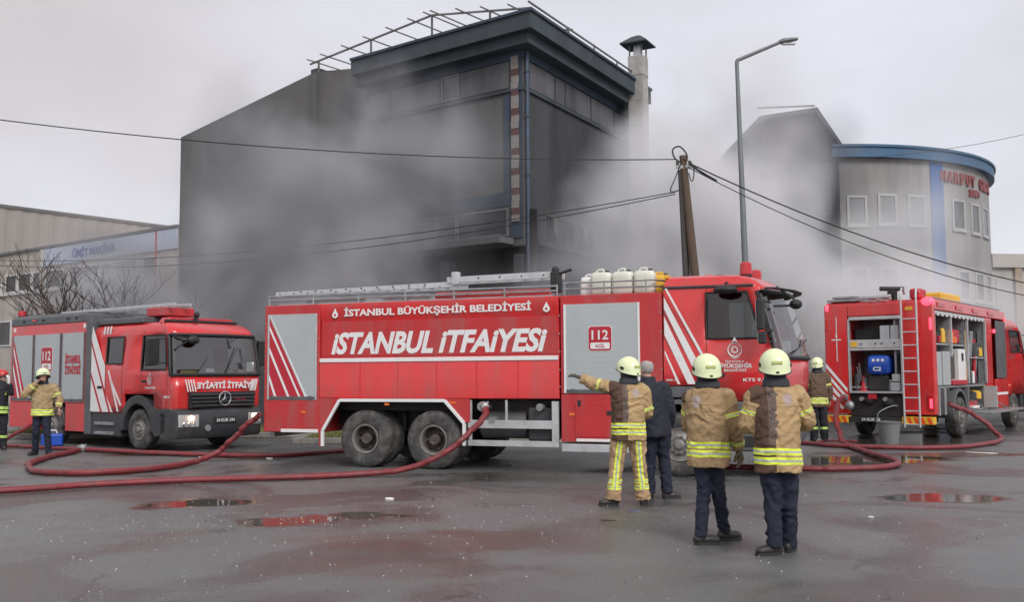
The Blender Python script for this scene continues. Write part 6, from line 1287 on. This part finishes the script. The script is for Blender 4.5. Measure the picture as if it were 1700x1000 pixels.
wire('short black lead hanging just under the pole top at the start of the falling cables', (4.3, 23.8, 6.72), (5.0, 23.9, 6.3), .02, .03)
wire('faint thin cable crossing high in front of the round building', (7.5, 37, 9.6), (27, 50, 13.9), .5, .012)
# ------------------------------------------------------------------ bare trees
bark = mat('bare_twig_bark', (.055, .042, .035), .9, var=.3)
def tree(label, x, y, h, seed, spread=1.25):
    g = thing('bare_tree', label, 'tree', (x, y, 0)); rd = random.Random(seed); tr = MB(); br = MB()
    def grow(b, p, d, ln, r, lev):
        n = 4; P = [p]; q = p.copy(); dd = d.copy()
        for k in range(n): dd = (dd + V(rd.uniform(-.22, .22), rd.uniform(-.22, .22), rd.uniform(-.02, .16))).normalized(); q = q + dd * ln / n; P.append(q.copy())
        b.tube(P, [max(r * (1 - .45 * k / n), .007) for k in range(n + 1)], 5 if lev > 1 else 7)
        if lev >= 4: return
        for k in range((4, 4, 3, 4)[lev]):
            i = rd.choice((2, 3, 4, 4)); a = rd.uniform(0, 6.28); s_ = rd.uniform(.4, .95) * spread; nd = (dd + V(math.cos(a) * s_, math.sin(a) * s_, rd.uniform(-.05, .35))).normalized(); grow(br, P[i], nd, ln * rd.uniform(.6, .85), r * .55, lev + 1)
    grow(tr, V(0, 0, 0), V(0, 0, 1), h * .40, .10, 0); tr.build('trunk', bark, g); br.build('branches', bark, g); return g
tree('bare leafless tree behind the left end of the crew fire engine', -15.6, 33, 5.2, 5)
tree('bare tree with the tallest twigs, behind the middle of the left fire engine', -13.1, 32, 5.6, 12)
tree('small bare tree behind the crew engine roof, right of the two taller trees', -11.6, 32, 4.3, 8)
# ------------------------------------------------------------------ smoke
def smoke(name, lo, hi, res, blobs, color, dens, seed, label, nscale=.16, thr=(.36, .62), aniso=0.0, floor=.12, vary=None):
    """blobs: (centre, radii, strength); the density grid is filled from them, broken up by noise"""
    ng = bpy.data.node_groups.new(name, 'GeometryNodeTree')
    ng.interface.new_socket('Geometry', in_out='INPUT', socket_type='NodeSocketGeometry')
    ng.interface.new_socket('Geometry', in_out='OUTPUT', socket_type='NodeSocketGeometry')
    o = N(ng, 'NodeGroupOutput'); vc = N(ng, 'GeometryNodeVolumeCube')
    vc.inputs['Min'].default_value = lo; vc.inputs['Max'].default_value = hi
    for a, b in zip(('Resolution X', 'Resolution Y', 'Resolution Z'), res): vc.inputs[a].default_value = b
    pos = N(ng, 'GeometryNodeInputPosition')
    def vm(op, a, b=None):
        n = N(ng, 'ShaderNodeVectorMath', operation=op)
        for i, v in enumerate((a, b)):
            if v is None: continue
            if isinstance(v, tuple): n.inputs[i].default_value = v
            else: LK(ng, v, n.inputs[i])
        return n
    def mt(op, a, b=None, c=None, clamp=False):
        n = N(ng, 'ShaderNodeMath', operation=op); n.use_clamp = clamp
        for i, v in enumerate((a, b, c)):
            if v is None: continue
            if isinstance(v, (int, float)): n.inputs[i].default_value = v
            else: LK(ng, v, n.inputs[i])
        return n.outputs[0]
    sh = vm('ADD', pos.outputs[0], (seed * 17.3, seed * 7.1, seed * 3.3)).outputs[0]
    w = N(ng, 'ShaderNodeTexNoise', i_Scale=.11, i_Detail=3.0); LK(ng, sh, w.inputs['Vector'])
    wv = vm('MULTIPLY', vm('SUBTRACT', w.outputs['Color'], (.5, .5, .5)).outputs[0], (9., 9., 9.)).outputs[0]
    pw = vm('ADD', pos.outputs[0], wv).outputs[0]
    tot = None
    for c, r, s in blobs:
        d = vm('DIVIDE', vm('SUBTRACT', pw, tuple(c)).outputs[0], tuple(r)).outputs[0]
        ln = vm('LENGTH', d).outputs['Value']
        f = mt('MULTIPLY', mt('SMOOTH_MIN', mt('SUBTRACT', 1.0, ln, clamp=True), 1.0, .1), s)
        f = mt('MULTIPLY', mt('POWER', mt('SUBTRACT', 1.0, ln, clamp=True), 1.3), s)
        tot = f if tot is None else mt('ADD', tot, f)
    n2 = N(ng, 'ShaderNodeTexNoise', i_Scale=nscale, i_Detail=7.0, i_Roughness=.58, i_Distortion=.25)
    LK(ng, vm('ADD', sh, vm('MULTIPLY', wv, (.35, .35, .35)).outputs[0]).outputs[0], n2.inputs['Vector'])
    mr = N(ng, 'ShaderNodeMapRange', interpolation_type='SMOOTHSTEP')
    LK(ng, n2.outputs[0], mr.inputs[0]); mr.inputs[1].default_value = thr[0]; mr.inputs[2].default_value = thr[1]
    mr.inputs[3].default_value = floor; mr.inputs[4].default_value = 1.0
    den = mt('MULTIPLY', tot, mr.outputs[0])
    den = mt('MULTIPLY', mt('SUBTRACT', den, .012, clamp=False), 1.0)
    den = mt('MAXIMUM', den, 0.0)
    LK(ng, den, vc.inputs['Density'])
    m = bpy.data.materials.new(name); m.use_nodes = True; mt_ = m.node_tree; mt_.nodes.clear()
    pv = N(mt_, 'ShaderNodeVolumePrincipled'); mo = N(mt_, 'ShaderNodeOutputMaterial')
    pv.inputs['Color'].default_value = (*color, 1); pv.inputs['Density'].default_value = dens; pv.inputs['Anisotropy'].default_value = aniso
    if vary:   # soot-rich and soot-poor billows, colouring in contrast the flat light lacks
        tcv = N(mt_, 'ShaderNodeTexCoord'); nv = N(mt_, 'ShaderNodeTexNoise', i_Scale=.30, i_Detail=3.0, i_Distortion=.6); LK(mt_, tcv.outputs['Object'], nv.inputs['Vector'])
        rv = N(mt_, 'ShaderNodeValToRGB'); rv.color_ramp.elements[0].position = .40; rv.color_ramp.elements[0].color = (*vary, 1); rv.color_ramp.elements[1].position = .60; rv.color_ramp.elements[1].color = (*color, 1)
        LK(mt_, nv.outputs[0], rv.inputs[0]); LK(mt_, rv.outputs[0], pv.inputs['Color'])
    LK(mt_, pv.outputs[0], mo.inputs['Volume'])
    sm = N(ng, 'GeometryNodeSetMaterial'); sm.inputs['Material'].default_value = m
    LK(ng, vc.outputs[0], sm.inputs[0]); LK(ng, sm.outputs[0], o.inputs[0])
    me = bpy.data.meshes.new(name); me.from_pydata([lo, hi], [], [])
    me.materials.append(m)
    ob = bpy.data.objects.new(name, me); COL.objects.link(ob)
    md = ob.modifiers.new('fill', 'NODES'); md.node_group = ng
    ob['kind'] = 'stuff'; ob['label'] = label; ob['category'] = 'smoke'
    return ob
smoke('smoke', (-22., 24., 0.), (7., 45., 20.), (164, 120, 114), [
    ((-8.0, 33, 3.6), (7.5, 7, 5.6), 1.25), ((-3.5, 31, 2.5), (7, 5, 4.8), 1.1), ((-6.5, 35, 7.6), (6.2, 6, 4.4), .8), ((-3.5, 34, 7), (5, 5, 4.5), .5), ((-12.5, 36, 4), (6, 5, 5), .8), ((2.2, 31, 3.8), (4.2, 4, 4.2), .75), ((3.2, 36.5, 5), (3.0, 4, 4), .3)],
    (.68, .68, .71), 1.1, 1, 'thick grey smoke rolling in front of the burning factory facade', nscale=.22, thr=(.42, .58), floor=.06, vary=(.34, .34, .36))
smoke('smoke', (-62., 52., 4.), (2., 84., 52.), (100, 50, 75), [
    ((-19, 64, 20), (18, 10, 13), .8), ((-34, 66, 28), (24, 12, 22), .8), ((-8, 68, 34), (14, 10, 14), .4)],
    (.87, .80, .77), .10, 4, 'thin warm grey smoke drifting up behind the factory', nscale=.05, thr=(.30, .72), floor=.3)
smoke('smoke', (1., 26., 0.), (22., 49., 20.), (116, 126, 110), [
    ((5.3, 31.5, 4.2), (4.8, 5.0, 6.4), 1.4), ((11.5, 36, 1.5), (7.2, 6, 4.6), 1.2), ((16.3, 42, 7.5), (3.8, 5, 4.2), .4), ((8.4, 35, 8.5), (4.2, 5, 5.8), 1.0), ((8.6, 37, 5), (3.6, 4, 5.5), .9)],
    (.985, .985, .995), 1.7, 2, 'pale white smoke drifting between the factory and the round building', nscale=.24, thr=(.40, .60), floor=.08, vary=(.90, .90, .92))
smoke('smoke', (9., 43., 3.), (18., 49.3, 17.), (50, 35, 78), [
    ((13.4, 46.4, 10.0), (3.4, 3.2, 4.6), 1.2)],
    (.30, .30, .33), .8, 5, 'dark smoke clinging to the sooty wing beside the round building', nscale=.3)
bpy.data.scenes.remove(_WS)
